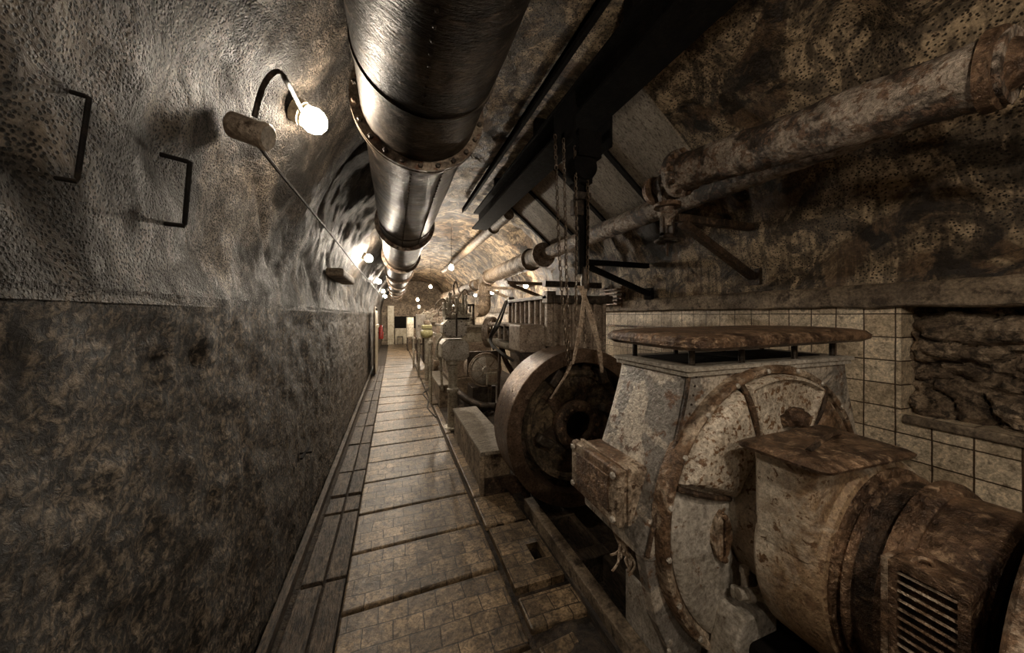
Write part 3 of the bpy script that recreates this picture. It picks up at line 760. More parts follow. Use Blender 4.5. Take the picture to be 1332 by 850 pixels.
for (x, y) in ((1.12, 1.0), (1.38, .985), (1.72, .985), (2.03, 1.0), (1.12, 1.33), (1.38, 1.33), (1.72, 1.33), (2.03, 1.33)):
    bm = BM(); cyl(bm, (x, y, 1.395), (x, y, 1.475), .012, n=10); obj('cover_post', bm, M_iron, G)
bm = BM(); rings = []
for z, e in ((1.470, -.05), (1.473, -.01), (1.487, .012), (1.505, .014), (1.522, .0), (1.530, -.03), (1.536, -.1)):
    rings.append([Vector((x, y, z+.006*math.sin(3*x+2*y))) for x, y in rrect(1.0-e, 2.12+e, .875-e, 1.43+e, .11, 8)])
loft(bm, rings); obj('top_cover', bm, M_rustgrey if False else M_rust, G, smooth=True)
# seam welds and rivets on the housing
bm = BM()
for zz in [.8+.035*k for k in range(17)]:
    w = hb(zz); hexbolt(bm, (1.57-w+.045, .965, zz), (0, -1, 0), .005, .004)
each('rivet', bm, M_rustd, G)
bm = BM(); P_ = []
for zz in [.72, .8, .9, 1.0, 1.1, 1.2, 1.3, 1.365]: P_.append((1.57-hb(zz)+.006, .962, zz))
tube(bm, P_, .008, 6, 2); obj('corner_seam', bm, M_rustd, G)
def pol(r, deg, y): a = math.radians(deg); return Vector((GX+r*math.cos(a), y, GZ+r*math.sin(a)))
# end shield
RO = .6
bm = BM()
lathe_ring(bm, (GX, .965, GZ), (0, -1, 0), [(-.02, RO), (.03, RO), (.045, RO-.005), (.05, RO-.018), (.045, RO-.03), (.028, RO-.035), (.02, RO-.05), (-.02, RO-.05)], 112)
er = obj('shield_ring', bm, M_rustgrey, G, smooth=True)
bm = BM()
for k in range(20):
    hexbolt(bm, pol(RO-.017, k*18+6, .916), (0, -1, 0), .011, .006)
each('ring_bolt', bm, M_grey, er)
bm = BM(); lathe(bm, (GX, .965, GZ), (0, -1, 0), [(-.02, RO-.04), (.012, RO-.04), (.018, RO-.06), (.018, .1)], 96); obj('end_shield', bm, M_speck, G, smooth=True)
def sector(a0, a1, r0, r1, y0_, prof, m, name, na=24, parent=G):
    """raised sector; prof lists (inset, extra height) from its edge inwards"""
    bm = BM(); rings = []
    for ins, h in prof:
        pts = []
        ia0 = a0+math.degrees(ins/r1); ia1 = a1-math.degrees(ins/r1)
        for k in range(na+1): pts.append(pol(r1-ins, ia0+(ia1-ia0)*k/na, y0_-h))
        ia0b = a0+math.degrees(ins/r0); ia1b = a1-math.degrees(ins/r0)
        for k in range(na+1): pts.append(pol(r0+ins*.6, ia1b+(ia0b-ia1b)*k/na, y0_-h))
        rings.append(pts)
    loft(bm, rings); return obj(name, bm, m, parent, smooth=True)
sector(112, 160, .27, .555, .965, [(0, 0), (0.002, .03), (.012, .055), (.035, .075), (.06, .082)], M_speck, 'shield_dome')
tp = sector(60, 111, .27, .562, .965, [(0, 0), (.002, .062), (.008, .072), (.016, .072), (.024, .05), (.04, .046)], M_speck, 'inspection_cover')
sector(163, 248, .27, .55, .965, [(0, 0), (.002, .026), (.012, .036), (.03, .04)], M_grey, 'lower_cover')
sector(-60, 56, .3, .555, .965, [(0, 0), (0.002, .03), (.012, .05), (.035, .065)], M_rustgrey, 'shield_dome')
sector(256, 298, .3, .555, .965, [(0, 0), (0.002, .03), (.012, .04), (.03, .045)], M_rustd, 'shield_dome')
for dg in (112, 161, 58):     # radial webs between covers
    bm = BM(); tube(bm, [pol(.28, dg, .93), pol(.4, dg, .905), pol(.5, dg, .90), pol(.575, dg, .915)], .011, 8, 3); obj('shield_rib', bm, M_rustd, G, smooth=True)
# knob cover on the inspection cover
kp = at(1033, 543, Y=.9)
bm = BM(); lathe(bm, kp+Vector((0, .02, 0)), (0, -1, 0), [(0, .035), (.02, .046), (.035, .04), (.06, .036), (.07, .026)], 8)
box(bm, kp.x-.055, kp.x+.055, kp.y-.012, kp.y+.02, kp.z-.022, kp.z+.022, (kp, -.25, 'Y')); obj('bolted_knob', bm, M_rust, tp, bevel=.004)
# diamond shaped cover plate
dp = at(937, 697, Y=.92)
bm = BM(); prism(bm, [(0, .1), (.03, .07), (.048, .02), (.048, -.02), (.03, -.07), (0, -.1), (-.03, -.07), (-.048, -.02), (-.048, .02), (-.03, .07)],
      lambda u, v, t: Vector((dp.x+u, t, dp.z+v)), .93, .905); dpo = obj('oval_cover_plate', bm, M_rustgrey, G, bevel=.004)
bm = BM(); hexbolt(bm, (dp.x, .905, dp.z+.08), (0, -1, 0), .012, .012); hexbolt(bm, (dp.x, .905, dp.z-.08), (0, -1, 0), .012, .012); box(bm, dp.x-.004, dp.x+.004, .900, .905, dp.z-.07, dp.z+.07); each('bolt', bm, M_rust, dpo)
# drain cock
dc = at(972, 768, Y=.86)
bm = BM(); lathe(bm, dc+Vector((-.05, 0, 0)), (1, -.25, -.1), [(0, .02), (.03, .02), (.03, .028), (.05, .028), (.06, .02), (.09, .022), (.1, .03), (.115, .03), (.13, .014), (.15, .014)], 12)
cyl(bm, dc+Vector((-.03, .02, 0)), dc+Vector((-.03, .02, -.03)), .018); obj('drain_cock', bm, M_grey, G, smooth=True)
bm = BM(); cyl(bm, dc+Vector((-.01, 0, 0)), dc+Vector((-.015, 0, .07)), .012, n=12); cyl(bm, dc+Vector((-.015, 0, .07)), dc+Vector((-.015, 0, .09)), .017, n=6); obj('cock_handle', bm, M_grey, G)
# foot bracket
bm = BM(); prism(bm, [(-.06, .24), (.12, .24), (.12, -.4), (-.1, -.4), (-.14, .0)], lambda u, v, t: Vector((dc.x+u, t, .27+v)), .93, .83); obj('foot_bracket', bm, M_grey, G, bevel=.01)
# drum
def ax_lathe(prof, m, name, parent=G, n=80):
    bm = BM(); lathe(bm, (GX, 0, GZ), (0, 1, 0), prof, n); return obj(name, bm, m, parent, smooth=True)
drum = ax_lathe([(.585, .25), (.588, .295), (.60, .328), (.625, .342), (.66, .348), (.775, .348), (.79, .335), (.80, .27), (.95, .265)], M_drum, 'bearing_drum')
bm = BM()
rings = []
for z, e in ((.86, 0), (1.0, 0), (1.10, 0.0), (1.15, .004)):
    rings.append([Vector((x, y, z)) for x, y in rrect(1.156-e, 1.545+e, .615-e, .79+e, .03, 4)])
loft(bm, rings); tr = obj('air_trunk', bm, M_drum, G, smooth=True)
bm = BM(); rings = []
for z, e in ((1.150, .0), (1.152, .018), (1.162, .022), (1.170, .012), (1.172, -.02)):
    rings.append([Vector((x, y, z+.008*math.sin(x*9)*math.sin(y*8))) for x, y in rrect(1.13-e, 1.57+e, .575-e, .80+e, .035, 5)])
loft(bm, rings); lid = obj('trunk_lid', bm, M_rust, G, smooth=True)
bm = BM(); tube(bm, [(1.22, .66, 1.175), (1.3, .67, 1.19), (1.42, .70, 1.19), (1.5, .72, 1.175)], .009, 6, 3); obj('lid_handle', bm, M_rustd, lid)
ax_lathe([(.50, .26), (.64, .26)], M_black, 'brush_recess')
ax_lathe([(.556, .25), (.556, .298), (.562, .306), (.570, .306), (.574, .297), (.582, .297), (.586, .315), (.604, .315), (.608, .306), (.608, .25)], M_rust, 'brush_ring')
ax_lathe([(.49, .288), (.56, .288)], M_rustd, 'commutator_band')
ax_lathe([(.455, .25), (.455, .300), (.462, .306), (.474, .308), (.478, .318), (.498, .318), (.502, .308), (.502, .25)], M_rust, 'brush_ring')
ax_lathe([(.335, .22), (.335, .285), (.35, .292), (.455, .292)], M_rust, 'commutator_cover')
ax_lathe([(.22, .24), (.34, .24)], M_black, 'shaft_neck')
ax_lathe([(.18, .2), (.18, .36), (.19, .40), (.205, .425), (.24, .435), (.275, .435), (.285, .425), (.29, .40), (.29, .2)], M_rustgrey, 'coupling_flange')
bm = BM()
for k in range(14):
    a = 2*PI*k/14; hexbolt(bm, (GX+.38*math.cos(a), .19, GZ+.38*math.sin(a)), (0, -1, 0), .016, .02)
each('coupling_bolt', bm, M_rust, G)
# louvred grille
gx = 1.165
bm = BM(); ring_o = rrect(.335, .463, .55, 1.0, .018, 4); ring_i = rrect(.353, .447, .57, .975, .008, 4)
O = [Vector((gx, y, z)) for y, z in ring_o]; I = [Vector((gx, y, z)) for y, z in ring_i]
vo = [bm.verts.new(p) for p in O]; vi = [bm.verts.new(p) for p in I]; vb = [bm.verts.new(p+Vector((.09, 0, 0))) for p in O]; vib = [bm.verts.new(p+Vector((.03, 0, 0))) for p in I]
n_ = len(O)
for k in range(n_):
    j = (k+1) % n_
    bm.faces.new((vo[k], vo[j], vi[j], vi[k])); bm.faces.new((vo[k], vb[k], vb[j], vo[j])); bm.faces.new((vi[k], vi[j], vib[j], vib[k]))
bm.faces.new(vib); bm.faces.new(vb[::-1]); grl = obj('grille', bm, M_rust, G)
bm = BM(); z = .585
while z < .97:
    box(bm, gx+.002, gx+.02, .352, .448, z, z+.006, (Vector((gx+.01, .4, z)), .5, 'Y')); z += .022
each('louvre', bm, M_rustgrey, grl)
bm = BM(); box(bm, gx-.002, gx+.07, .462, .474, .6, .99); obj('side_strip', bm, M_rustgrey, grl)
bm = BM(); tube(bm, [(1.19, .43, .995), (1.195, .42, 1.012), (1.205, .405, 1.012), (1.21, .40, .995)], .005, 8, 3); obj('latch', bm, M_rustgrey, grl)
bm = BM(); ax2 = []; box(bm, 1.2, 1.8, .3, .9, -.165, .42); obj('pedestal', bm, M_black, G, bevel=.02)
# terminal box on the left flank
tb0 = (.800, .945, 1.05, 1.39, .79, 1.0)
bm = BM(); box(bm, .862, .96, 1.055, 1.385, .795, .995); tbx = obj('terminal_box', bm, M_rustgrey, G, bevel=.014, seg=3)
bm = BM(); box(bm, .80, .838, 1.045, 1.395, .783, 1.005); tl = obj('lid', bm, M_rustgrey, tbx, bevel=.012, seg=3)
bm = BM(); box(bm, .838, .850, 1.055, 1.385, .793, .995); box(bm, .850, .866, 1.045, 1.395, .785, 1.003); obj('flange', bm, M_rustgrey, tbx, bevel=.004)
bm = BM(); box(bm, .794, .80, 1.10, 1.34, .825, .965); obj('lid_panel', bm, M_rust, tbx, bevel=.004)
bm = BM()
for y in (1.07, 1.37):
    for z in (.81, .98): hexbolt(bm, (.80, y, z), (-1, 0, 0), .013, .012)
each('bolt', bm, M_grey, tbx)
bm = BM(); loft(bm, [[Vector((x, y, z)) for x, y in rrect(x0, x1, y0_, y1_, .01, 2)] for z, x0, x1, y0_, y1_ in ((.80, .87, .96, 1.1, 1.28), (.70, .88, .97, 1.1, 1.22), (.60, .9, .98, 1.1, 1.16))])
obj('cable_gland', bm, M_rustgrey, tbx)
bm = BM()
random.seed(11)
for k in range(14):
    s = Vector((.91+random.uniform(-.02, .03), 1.1+random.uniform(-.0, .05), .64)); p = [s]
    for j in range(3): p.append(p[-1]+Vector((random.uniform(-.03, .02), random.uniform(-.03, .03), random.uniform(-.04, -.005))))
    tube(bm, p, .005, 5, 2)
each('torn_wire', bm, M_rustgrey, tbx)
# side plate of the base and small hook
bm = BM(); box(bm, 1.118, 1.135, 1.0, 1.40, -.16, .3)
loft_pts = None
bp = obj('base_plate', bm, M_grey, G, bevel=.006)
bm = BM(); tube(bm, [(.975, .97, .34), (.965, .955, .2), (.965, .95, .1), (.975, .93, .08), (.985, .92, .1)], .008, 6, 3); obj('wire_hook', bm, M_grey, G)

# ------------------------------------------------------------------ ribbed engine behind the flywheel
E = thing('ribbed_engine', 'tall ribbed dark engine block behind the flywheel with open side ports', 'engine', (1.8, 3.6, -.16))
bm = BM(); box(bm, 1.50, 2.15, 3.02, 4.28, .7, 1.76); obj('block', bm, M_engine, E, bevel=.01)
bm = BM(); box(bm, 1.5, 2.2, 2.98, 4.3, -.165, .7); obj('crankcase', bm, M_iron, E, bevel=.02)
bm = BM()
for k in range(9):
    y = 3.03+k*.148; w = .06 if k % 3 == 0 else .032; box(bm, 1.462, 1.505, y, y+w, 1.28, 1.77)
for x in (1.52, 1.62, 1.73, 1.86, 1.98, 2.1): box(bm, x, x+.035, 2.98, 3.03, .9, 1.72)
obj('ribs', bm, M_engine, E, bevel=.006)
bm = BM(); box(bm, 1.44, 1.53, 3.0, 4.32, 1.76, 1.80); box(bm, 1.5, 2.2, 2.95, 3.06, 1.72, 1.80); box(bm, 1.44, 1.54, 2.98, 3.1, 1.72, 1.84)
box(bm, 1.46, 1.54, 4.2, 4.3, 1.72, 1.84); obj('top_rail', bm, M_iron, E, bevel=.006)
bm = BM(); prism(bm, rrect(1.19, 1.48, 1.22, 1.5, .02, 3), lambda u, v, t: Vector((u, t, v)), 3.1, 3.42); sb = obj('side_box', bm, M_engine, E, bevel=.004)
bm = BM()
for (u, v) in ((1.215, 1.475), (1.455, 1.475), (1.215, 1.245), (1.455, 1.245)): hexbolt(bm, (u, 3.1, v), (0, -1, 0), .009, .008)
each('bolt', bm, M_grey, sb)
bm = BM(); box(bm, 1.2, 1.48, 3.42, 4.3, 1.47, 1.5); box(bm, 1.42, 1.5, 3.42, 4.3, 1.2, 1.5)
for k in range(4): y = 3.46+k*.22; box(bm, 1.22, 1.44, y, y+.03, 1.3, 1.48)
obj('port_frame', bm, M_engine, E, bevel=.004)
for k in range(3):
    bm = BM(); lathe(bm, (1.3, 3.59+k*.22, 1.3), (0, 0, 1), [(0, .05), (.06, .05), (.07, .07), (.12, .07), (.13, .04), (.16, .04)], 16); obj('valve_spring', bm, M_iron, E, smooth=True)
bm = BM()
prism(bm, [(1.3+.11*math.cos(a), 1.28+.1*math.sin(a)) for a in [PI+PI*k/14 for k in range(15)]], lambda u, v, t: Vector((u, t, v)), 3.3, 4.34); obj('side_trough', bm, M_greeniron, E, smooth=True)
bm = BM(); prism(bm, [(1.2, 1.22), (1.5, 1.22), (1.5, .95), (1.42, .95)], lambda u, v, t: Vector((u, t, v)), 3.12, 3.3); obj('support_bracket', bm, M_iron, E, bevel=.008)
bm = BM(); 
for y in (3.35, 4.1): tube(bm, [(1.32, y, 1.2), (1.38, y, 1.0), (1.5, y, .8)], .035, 10, 3); tube(bm, [(1.3, y, 1.15), (1.28, y, .6), (1.3, y, -.1)], .02, 8)
each('stay', bm, M_rustd, E)
wc = Vector((1.33, 4.62, 1.35)); wa = Vector((.76, -.65, 0))
bm = BM(); lathe_ring(bm, wc, wa, [(-.045, .195), (-.045, .225), (.045, .225), (.045, .195)], 48); hw = obj('belt_wheel', bm, M_engine, E, smooth=True)
for k in range(5):
    a = 2*PI*k/5; e = Vector((.65*math.cos(a), .76*math.cos(a), math.sin(a))); bm = BM(); cyl(bm, wc, wc+e*.2, .016, n=8); obj('spoke', bm, M_engine, hw)
bm = BM(); cyl(bm, wc-wa*.06, wc+wa*.32, .035, n=16); obj('axle', bm, M_iron, hw)
bm = BM(); p0 = at(661, 392, X=1.44); 
tube(bm, [p0+Vector((-.02, 0, .0)), at(650, 420, X=1.15), at(640, 437, X=1.12), at(640, 448, X=1.1), at(656, 462, X=1.12), at(668, 470, X=1.2)], .016, 8, 5)
single('hanging_hose', bm, M_cable, 'thick black hose looping down from the top corner of the ribbed engine', 'hose', smooth=True)
bm = BM(); tube(bm, [p0+Vector((-.03, .02, .0)), at(646, 420, X=1.13), at(637, 440, X=1.1), at(642, 455, X=1.1)], .012, 8, 5)
single('hanging_hose', bm, M_cable, 'thinner black hose just left of the thick one on the ribbed engine', 'hose', smooth=True)

# ------------------------------------------------------------------ round motor
mc = at(631, 481, Y=5.3); mc.z = max(mc.z, .5)
MT = thing('electric_motor', 'round-ended electric motor with a bolted dished cover behind the plinth', 'motor', (mc.x, 5.6, -.02))
mr = .26
bm = BM(); lathe(bm, (mc.x, 5.3, mc.z), (0, 1, 0), [(0, mr*.8), (.0, mr*.95), (.02, mr), (.5, mr), (.52, mr*.9)], 48); obj('casing', bm, M_engine, MT, smooth=True)
bm = BM(); lathe(bm, (mc.x, 5.3, mc.z), (0, -1, 0), [(0, mr*.92), (.03, mr*.88), (.06, mr*.7), (.08, mr*.4), (.085, mr*.3), (.11, mr*.25), (.12, mr*.1)], 40); cv = obj('end_cover', bm, M_grey, MT, smooth=True)
bm = BM()
for k in range(8):
    a = 2*PI*k/8; e = Vector((math.cos(a), 0, math.sin(a))); tube(bm, [Vector((mc.x, 5.2, mc.z))+e*.06, Vector((mc.x, 5.235, mc.z))+e*.17, Vector((mc.x, 5.28, mc.z))+e*.235], .008, 6)
each('cover_rib', bm, M_engine, cv)
bm = BM(); torus(bm, (mc.x, 5.285, mc.z), (0, 1, 0), mr+.012, .014, 48); obj('clamp_ring', bm, M_engine, MT, smooth=True)
bm = BM(); box(bm, mc.x-.01, mc.x+.17, 5.14, 5.2, mc.z-.23, mc.z-.03); pl_ = obj('name_plate_box', bm, M_greeniron, MT, bevel=.008)
bm = BM(); box(bm, mc.x+.02, mc.x+.14, 5.13, 5.14, mc.z-.19, mc.z-.07); obj('panel', bm, M_engine, pl_)
bm = BM(); box(bm, mc.x-.29, mc.x+.29, 5.33, 5.38, mc.z-.1, mc.z+.3); box(bm, mc.x-.26, mc.x+.26, 5.32, 5.8, -.025, .12); box(bm, mc.x-.2, mc.x+.2, 5.35, 5.75, .1, .4); obj('frame', bm, M_iron, MT, bevel=.008)
bm = BM(); cyl(bm, (mc.x+.05, 5.2, .0), (mc.x+.05, 5.2, mc.z-.22), .03); cyl(bm, (mc.x+.05, 5.2, -.02), (mc.x+.05, 5.2, .02), .07); obj('drain_pipe', bm, M_iron, MT)
bm = BM(); tube(bm, [(mc.x-.45, 5.6, .33), (mc.x-.3, 5.35, .22), (mc.x-.1, 5.15, .15), (mc.x+.1, 5.1, .13)], .06, 12, 4); single('floor_hose', bm, M_iron, 'dark fat pipe curving across the floor under the round motor', 'pipe', smooth=True)

# ------------------------------------------------------------------ valve stand with two eight-sided casings
bx_, by_ = .80, 4.76
V = thing('valve_stand', 'grey-green upright valve stand with two eight-sided plates on a thick post', 'valve', (bx_, by_, -.0))
bm = BM(); lathe(bm, (bx_, by_, -.02), (0, 0, 1), [(0, .13), (.025, .13), (.03, .08), (.07, .075), (.1, .072), (.5, .068), (.52, .082), (.56, .082), (.58, .066), (.9, .066), (.92, .1), (.97, .1)], 28); obj('column', bm, M_greeniron, V, smooth=True)
def octo(cx, cz, w, h, c, y0_, y1_, m, name, parent):
    bm = BM(); prism(bm, [(cx-w+c, cz+h), (cx+w-c, cz+h), (cx+w, cz+h-c), (cx+w, cz-h+c), (cx+w-c, cz-h), (cx-w+c, cz-h), (cx-w, cz-h+c), (cx-w, cz+h-c)], lambda u, v, t: Vector((u, t, v)), y0_, y1_)
    return obj(name, bm, m, parent, bevel=.006)
oc1 = octo(bx_+.02, 1.10, .195, .15, .06, 4.64, 4.98, M_greeniron, 'lower_casing', V)
octo(bx_+.02, 1.10, .18, .135, .055, 4.62, 4.64, M_grey, 'cover', oc1)
oc2 = octo(bx_+.02, 1.405, .175, .13, .07, 4.66, 4.95, M_greeniron, 'upper_casing', V)
octo(bx_+.02, 1.405, .16, .115, .062, 4.64, 4.66, M_grey, 'cover', oc2)
for oc, cz_, w, h in ((oc1, 1.10, .165, .12), (oc2, 1.405, .145, .1)):
    bm = BM()
    for sx, sz in ((-1, .5), (1, .5), (-1, -.5), (1, -.5), (.55, 1), (-.55, 1), (.55, -1), (-.55, -1)): hexbolt(bm, (bx_+.02+sx*w, 4.63, cz_+sz*h), (0, -1, 0), .01, .01)
    each('bolt', bm, M_iron, oc)
bm = BM(); cyl(bm, (bx_+.03, 4.62, 1.3), (bx_+.03, 4.62, 1.62), .012); obj('centre_rod', bm, M_iron, V)
bm = BM(); cyl(bm, (bx_-.13, 4.9, .5), (bx_-.16, 4.85, 1.0), .018)
tube(bm, [(bx_-.16, 4.85, .95), (bx_-.22, 4.8, 1.05), (bx_-.2, 4.8, 1.22), (bx_-.14, 4.8, 1.3)], .016, 8, 4); obj('side_pipe', bm, M_greeniron, V)
# rocker gear on top
def rocker_gear(parent, cx, cy, z0, w, d, h, seed, m=M_greeniron, nn=16):
    random.seed(seed)
    bm = BM(); box(bm, cx-w/2, cx+w/2, cy-d/2, cy+d/2, z0, z0+h*.18)
    for k in range(nn):
        x = cx+random.uniform(-w/2, w/2); y = cy+random.uniform(-d/2, d/2); hh = h*random.uniform(.35, .8); r = random.uniform(.012, .028)
        lathe(bm, (x, y, z0+h*.1), (0, 0, 1), [(0, r), (hh*.5, r), (hh*.5, r*1.7), (hh*.58, r*1.7), (hh*.6, r*.8), (hh*.9, r*.8), (hh*.9, r*1.4), (hh, r*1.2)], 8)
    obj('valve_gear', bm, m, parent, smooth=True)
    bm = BM()
    for k in range(nn//2):
        x = cx+random.uniform(-w/2, w/2); y = cy+random.uniform(-d/2, d/2); z = z0+h*random.uniform(.3, .8); a = random.uniform(0, PI)
        tube(bm, [(x, y, z), (x+.07*math.cos(a), y+.07*math.sin(a), z+.04), (x+.15*math.cos(a), y+.15*math.sin(a), z-.03), (x+.16*math.cos(a), y+.16*math.sin(a), z-.12)], .011, 6, 3)
    obj('linkage', bm, M_engine, parent, smooth=True)
rocker_gear(V, bx_+.08, 4.95, 1.53, .36, .3, .44, 5)
bm = BM(); box(bm, bx_-.09, bx_+.25, 4.8, 5.1, 1.5, 1.56); obj('gear_table', bm, M_greeniron, V)
bm = BM(); tube(bm, [(bx_+.05, 4.9, 1.9), (bx_+.03, 4.88, 2.02), (bx_+.07, 4.9, 2.1), (bx_+.1, 4.92, 2.0)], .014, 8, 3); tube(bm, [(bx_+.1, 4.9, 1.85), (bx_+.2, 4.9, 1.98), (bx_+.26, 4.9, 1.9)], .014, 8, 3)
torus(bm, (bx_+.0, 4.75, 1.6), (0, 1, .2), .05, .009, 20, 6); obj('lever', bm, M_engine, V, smooth=True)

# ------------------------------------------------------------------ far engines
def far_engine(y0_, y1_, x0, x1, ztop, label, seed, m=M_engine, m2=M_greeniron):
    cy = (y0_+y1_)/2; cx = (x0+x1)/2
    t = thing('diesel_engine', label, 'engine', (cx, cy, -.02), 'engines in a row along the tunnel')
    bm = BM(); box(bm, x0+.08, x1, y0_, y1_, -.03, .35); obj('bed', bm, M_conc, t, bevel=.02)
    bm = BM(); box(bm, x0+.14, x1-.05, y0_+.06, y1_-.06, .35, ztop-.35); obj('crankcase', bm, m, t, bevel=.02)
    bm = BM(); box(bm, x0+.16, x1-.1, y0_+.1, y1_-.1, ztop-.35, ztop-.05); obj('block', bm, m2, t, bevel=.01)
    bm = BM(); box(bm, x0, x1, y0_, y1_, ztop-.05, ztop); obj('deck', bm, M_board, t, bevel=.006)
    nc = 4
    for k in range(nc):
        yy = y0_+.2+(y1_-y0_-.4)*k/(nc-1)
        bm = BM(); lathe(bm, (cx, yy, ztop), (0, 0, 1), [(0, .14), (.12, .14), (.12, .16), (.16, .16), (.17, .09), (.24, .08), (.25, .03)], 16); hd = obj('cylinder_head', bm, m2, t, smooth=True)
        bm = BM(); tube(bm, [(cx-.1, yy, ztop+.14), (cx-.22, yy, ztop+.2), (x0+.06, yy, ztop+.12), (x0+.05, yy, ztop-.02)], .018, 8, 3); obj('fuel_pipe', bm, m, hd, smooth=True)
        bm = BM(); box(bm, x0+.1, x0+.15, yy-.1, yy+.1, .45, ztop-.45); dr = obj('side_door', bm, m2, t, bevel=.01)
    rocker_gear(t, cx-.15, cy, ztop-.01, (x1-x0)*.5, (y1_-y0_)*.8, .42, seed, m2, 14)
    return t
far_engine(6.5, 8.3, .95, 1.95, 1.40, 'grey engine with a flat deck just behind the valve stand', 21)
far_engine(9.2, 11.0, .95, 1.85, 1.45, 'grey-green engine further back behind the yellow-green filter', 22, M_greeniron, M_engine)
far_engine(12.2, 14.2, .98, 1.85, 1.5, 'farthest engine in the row, below the bright pendant bulbs', 23, M_greeniron, M_board)
# open frame cage on first far engine
bm = BM()
for x in (1.15, 1.5):
    for y in (6.55, 6.85): box(bm, x, x+.04, y, y+.04, 1.395, 1.8)
for y in (6.55, 6.85): box(bm, 1.15, 1.54, y, y+.04, 1.78, 1.82)
for x in (1.15, 1.5): box(bm, x, x+.04, 6.55, 6.89, 1.78, 1.82)
single('steel_frame', bm, M_iron, 'small open steel frame standing on the deck behind the valve stand', 'frame')
# side plinth near walkway, filter, cabinets
pf = thing('concrete_plinth', 'small concrete plinth on the walkway edge beyond the valve stand', 'plinth', (.85, 6.6, 0))
bm = BM(); box(bm, .76, .93, 5.9, 7.4, -.04, .34); obj('base', bm, M_conc, pf, bevel=.008)
bm = BM(); box(bm, .74, .95, 5.88, 7.42, .34, .37); obj('top_slab', bm, M_board, pf, bevel=.006)
fz = thing('fuel_filter', 'pale yellow-green filter pots on a thin grey stand beside the walkway', 'filter', (.76, 8.3, 0))
bm = BM(); cyl(bm, (.76, 8.3, -.03), (.76, 8.3, 1.06), .05); cyl(bm, (.76, 8.3, -.03), (.76, 8.3, .0), .12); obj('stand', bm, M_greeniron, fz)
bm = BM(); lathe(bm, (.76, 8.3, 1.04), (0, 0, 1), [(0, .08), (.03, .13), (.08, .15), (.15, .15), (.19, .13), (.21, .1)], 24); obj('pot', bm, M_yellow, fz, smooth=True)
bm = BM(); box(bm, .64, .88, 8.18, 8.42, 1.26, 1.36); obj('pot_head', bm, M_yellow, fz, bevel=.02)
bm = BM(); lathe(bm, (.76, 8.3, 1.36), (0, 0, 1), [(0, .06), (.06, .08), (.1, .07), (.12, .03)], 20); obj('cap', bm, M_engine, fz, smooth=True)
def cabinet(x0, x1, y0_, y1_, z0, z1, label, m):
    t = thing('control_cabinet', label, 'cabinet', ((x0+x1)/2, (y0_+y1_)/2, -.02), 'control cabinets along the walkway')
    bm = BM(); box(bm, x0, x1, y0_, y1_, z0, z1); obj('body', bm, m, t, bevel=.01)
    bm = BM(); box(bm, x0+.02, x1-.02, y0_-.015, y0_, z0+.03, z1-.03); d = obj('door', bm, m, t, bevel=.005)
    bm = BM(); cyl(bm, (x0+.06, y0_-.04, (z0+z1)/2-.04), (x0+.06, y0_-.04, (z0+z1)/2+.04), .01, n=8); cyl(bm, (x0+.06, y0_-.04, (z0+z1)/2), (x0+.06, y0_-.01, (z0+z1)/2), .008, n=8); obj('handle', bm, M_iron, d)
    for x in (x0+.02, x1-.06):
        for y in (y0_+.02, y1_-.06):
            bm = BM(); box(bm, x, x+.04, y, y+.04, -.03, z0+.01); obj('leg', bm, M_iron, t)
cabinet(.72, 1.0, 11.3, 11.9, .85, 1.62, 'grey control cabinet on legs beside the walkway, taller than the one behind', M_grey)
cabinet(.55, .85, 15.4, 16.0, .6, 1.5, 'farthest grey control cabinet at the end of the walkway', M_greeniron)
cabinet(.80, .95, 9.0, 9.15, .5, 1.38, 'narrow grey cabinet right behind the filter pots', M_greeniron)
for i, (px, Y, z1, lab) in enumerate(((560, 6.3, 1.1, 'upright thin pipe left of the eight-sided plates, the nearest'), (545, 8.8, 1.0, 'upright thin pipe beyond the filter pots'), (538, 10.5, .9, 'upright thin pipe below the tall grey cabinet'))):
    p = at(px, 430, Y=Y); bm = BM(); cyl(bm, (p.x, Y, -.04), (p.x, Y, z1), .03, n=12); lathe(bm, (p.x, Y, z1*.6), (0, 0, 1), [(0, .045), (.03, .045)], 12); lathe(bm, (p.x, Y, z1), (0, 0, 1), [(-.03, .05), (.0, .05), (.03, .03)], 12)
    single('standing_pipe', bm, M_greeniron, lab, 'pipe', 'standing pipes along the walkway', smooth=True)
bm = BM(); tube(bm, [(.62, 5.25, .01), (.55, 5.8, .01), (.60, 6.3, .012), (.56, 6.9, .012), (.66, 7.1, .02), (.72, 7.4, .02)], .012, 6, 4); single('floor_cable', bm, M_cable, 'thin black cable lying along the right edge of the walkway', 'cable')

# ------------------------------------------------------------------ end of the tunnel
bm = BM(); box(bm, .05, 1.2, Y1-.06, Y1+.0, .85, 1.52); struct('end_opening_dark', bm, M_black)  # solid black slab standing in for the darkness of an end wall opening
bm = BM(); box(bm, .08, .68, Y1-.1, Y1-.06, .0, .86); single('white_panel', bm, M_pale, 'white panel at the far end of the walkway below the dark opening', 'panel')
bm = BM(); box(bm, -.3, .02, Y1-.35, Y1, -.02, 2.1); struct('trim_3', bm, M_pale)
st = thing('stool', 'small dark stool in front of the white panel at the far end', 'stool', (.33, Y1-.6, 0))
bm = BM(); box(bm, .18, .48, Y1-.75, Y1-.45, .40, .44); obj('seat', bm, M_iron, st)
for x in (.18, .45):
    for y in (Y1-.75, Y1-.48):
        bm = BM(); box(bm, x, x+.03, y, y+.03, -.005, .41); obj('leg', bm, M_iron, st)
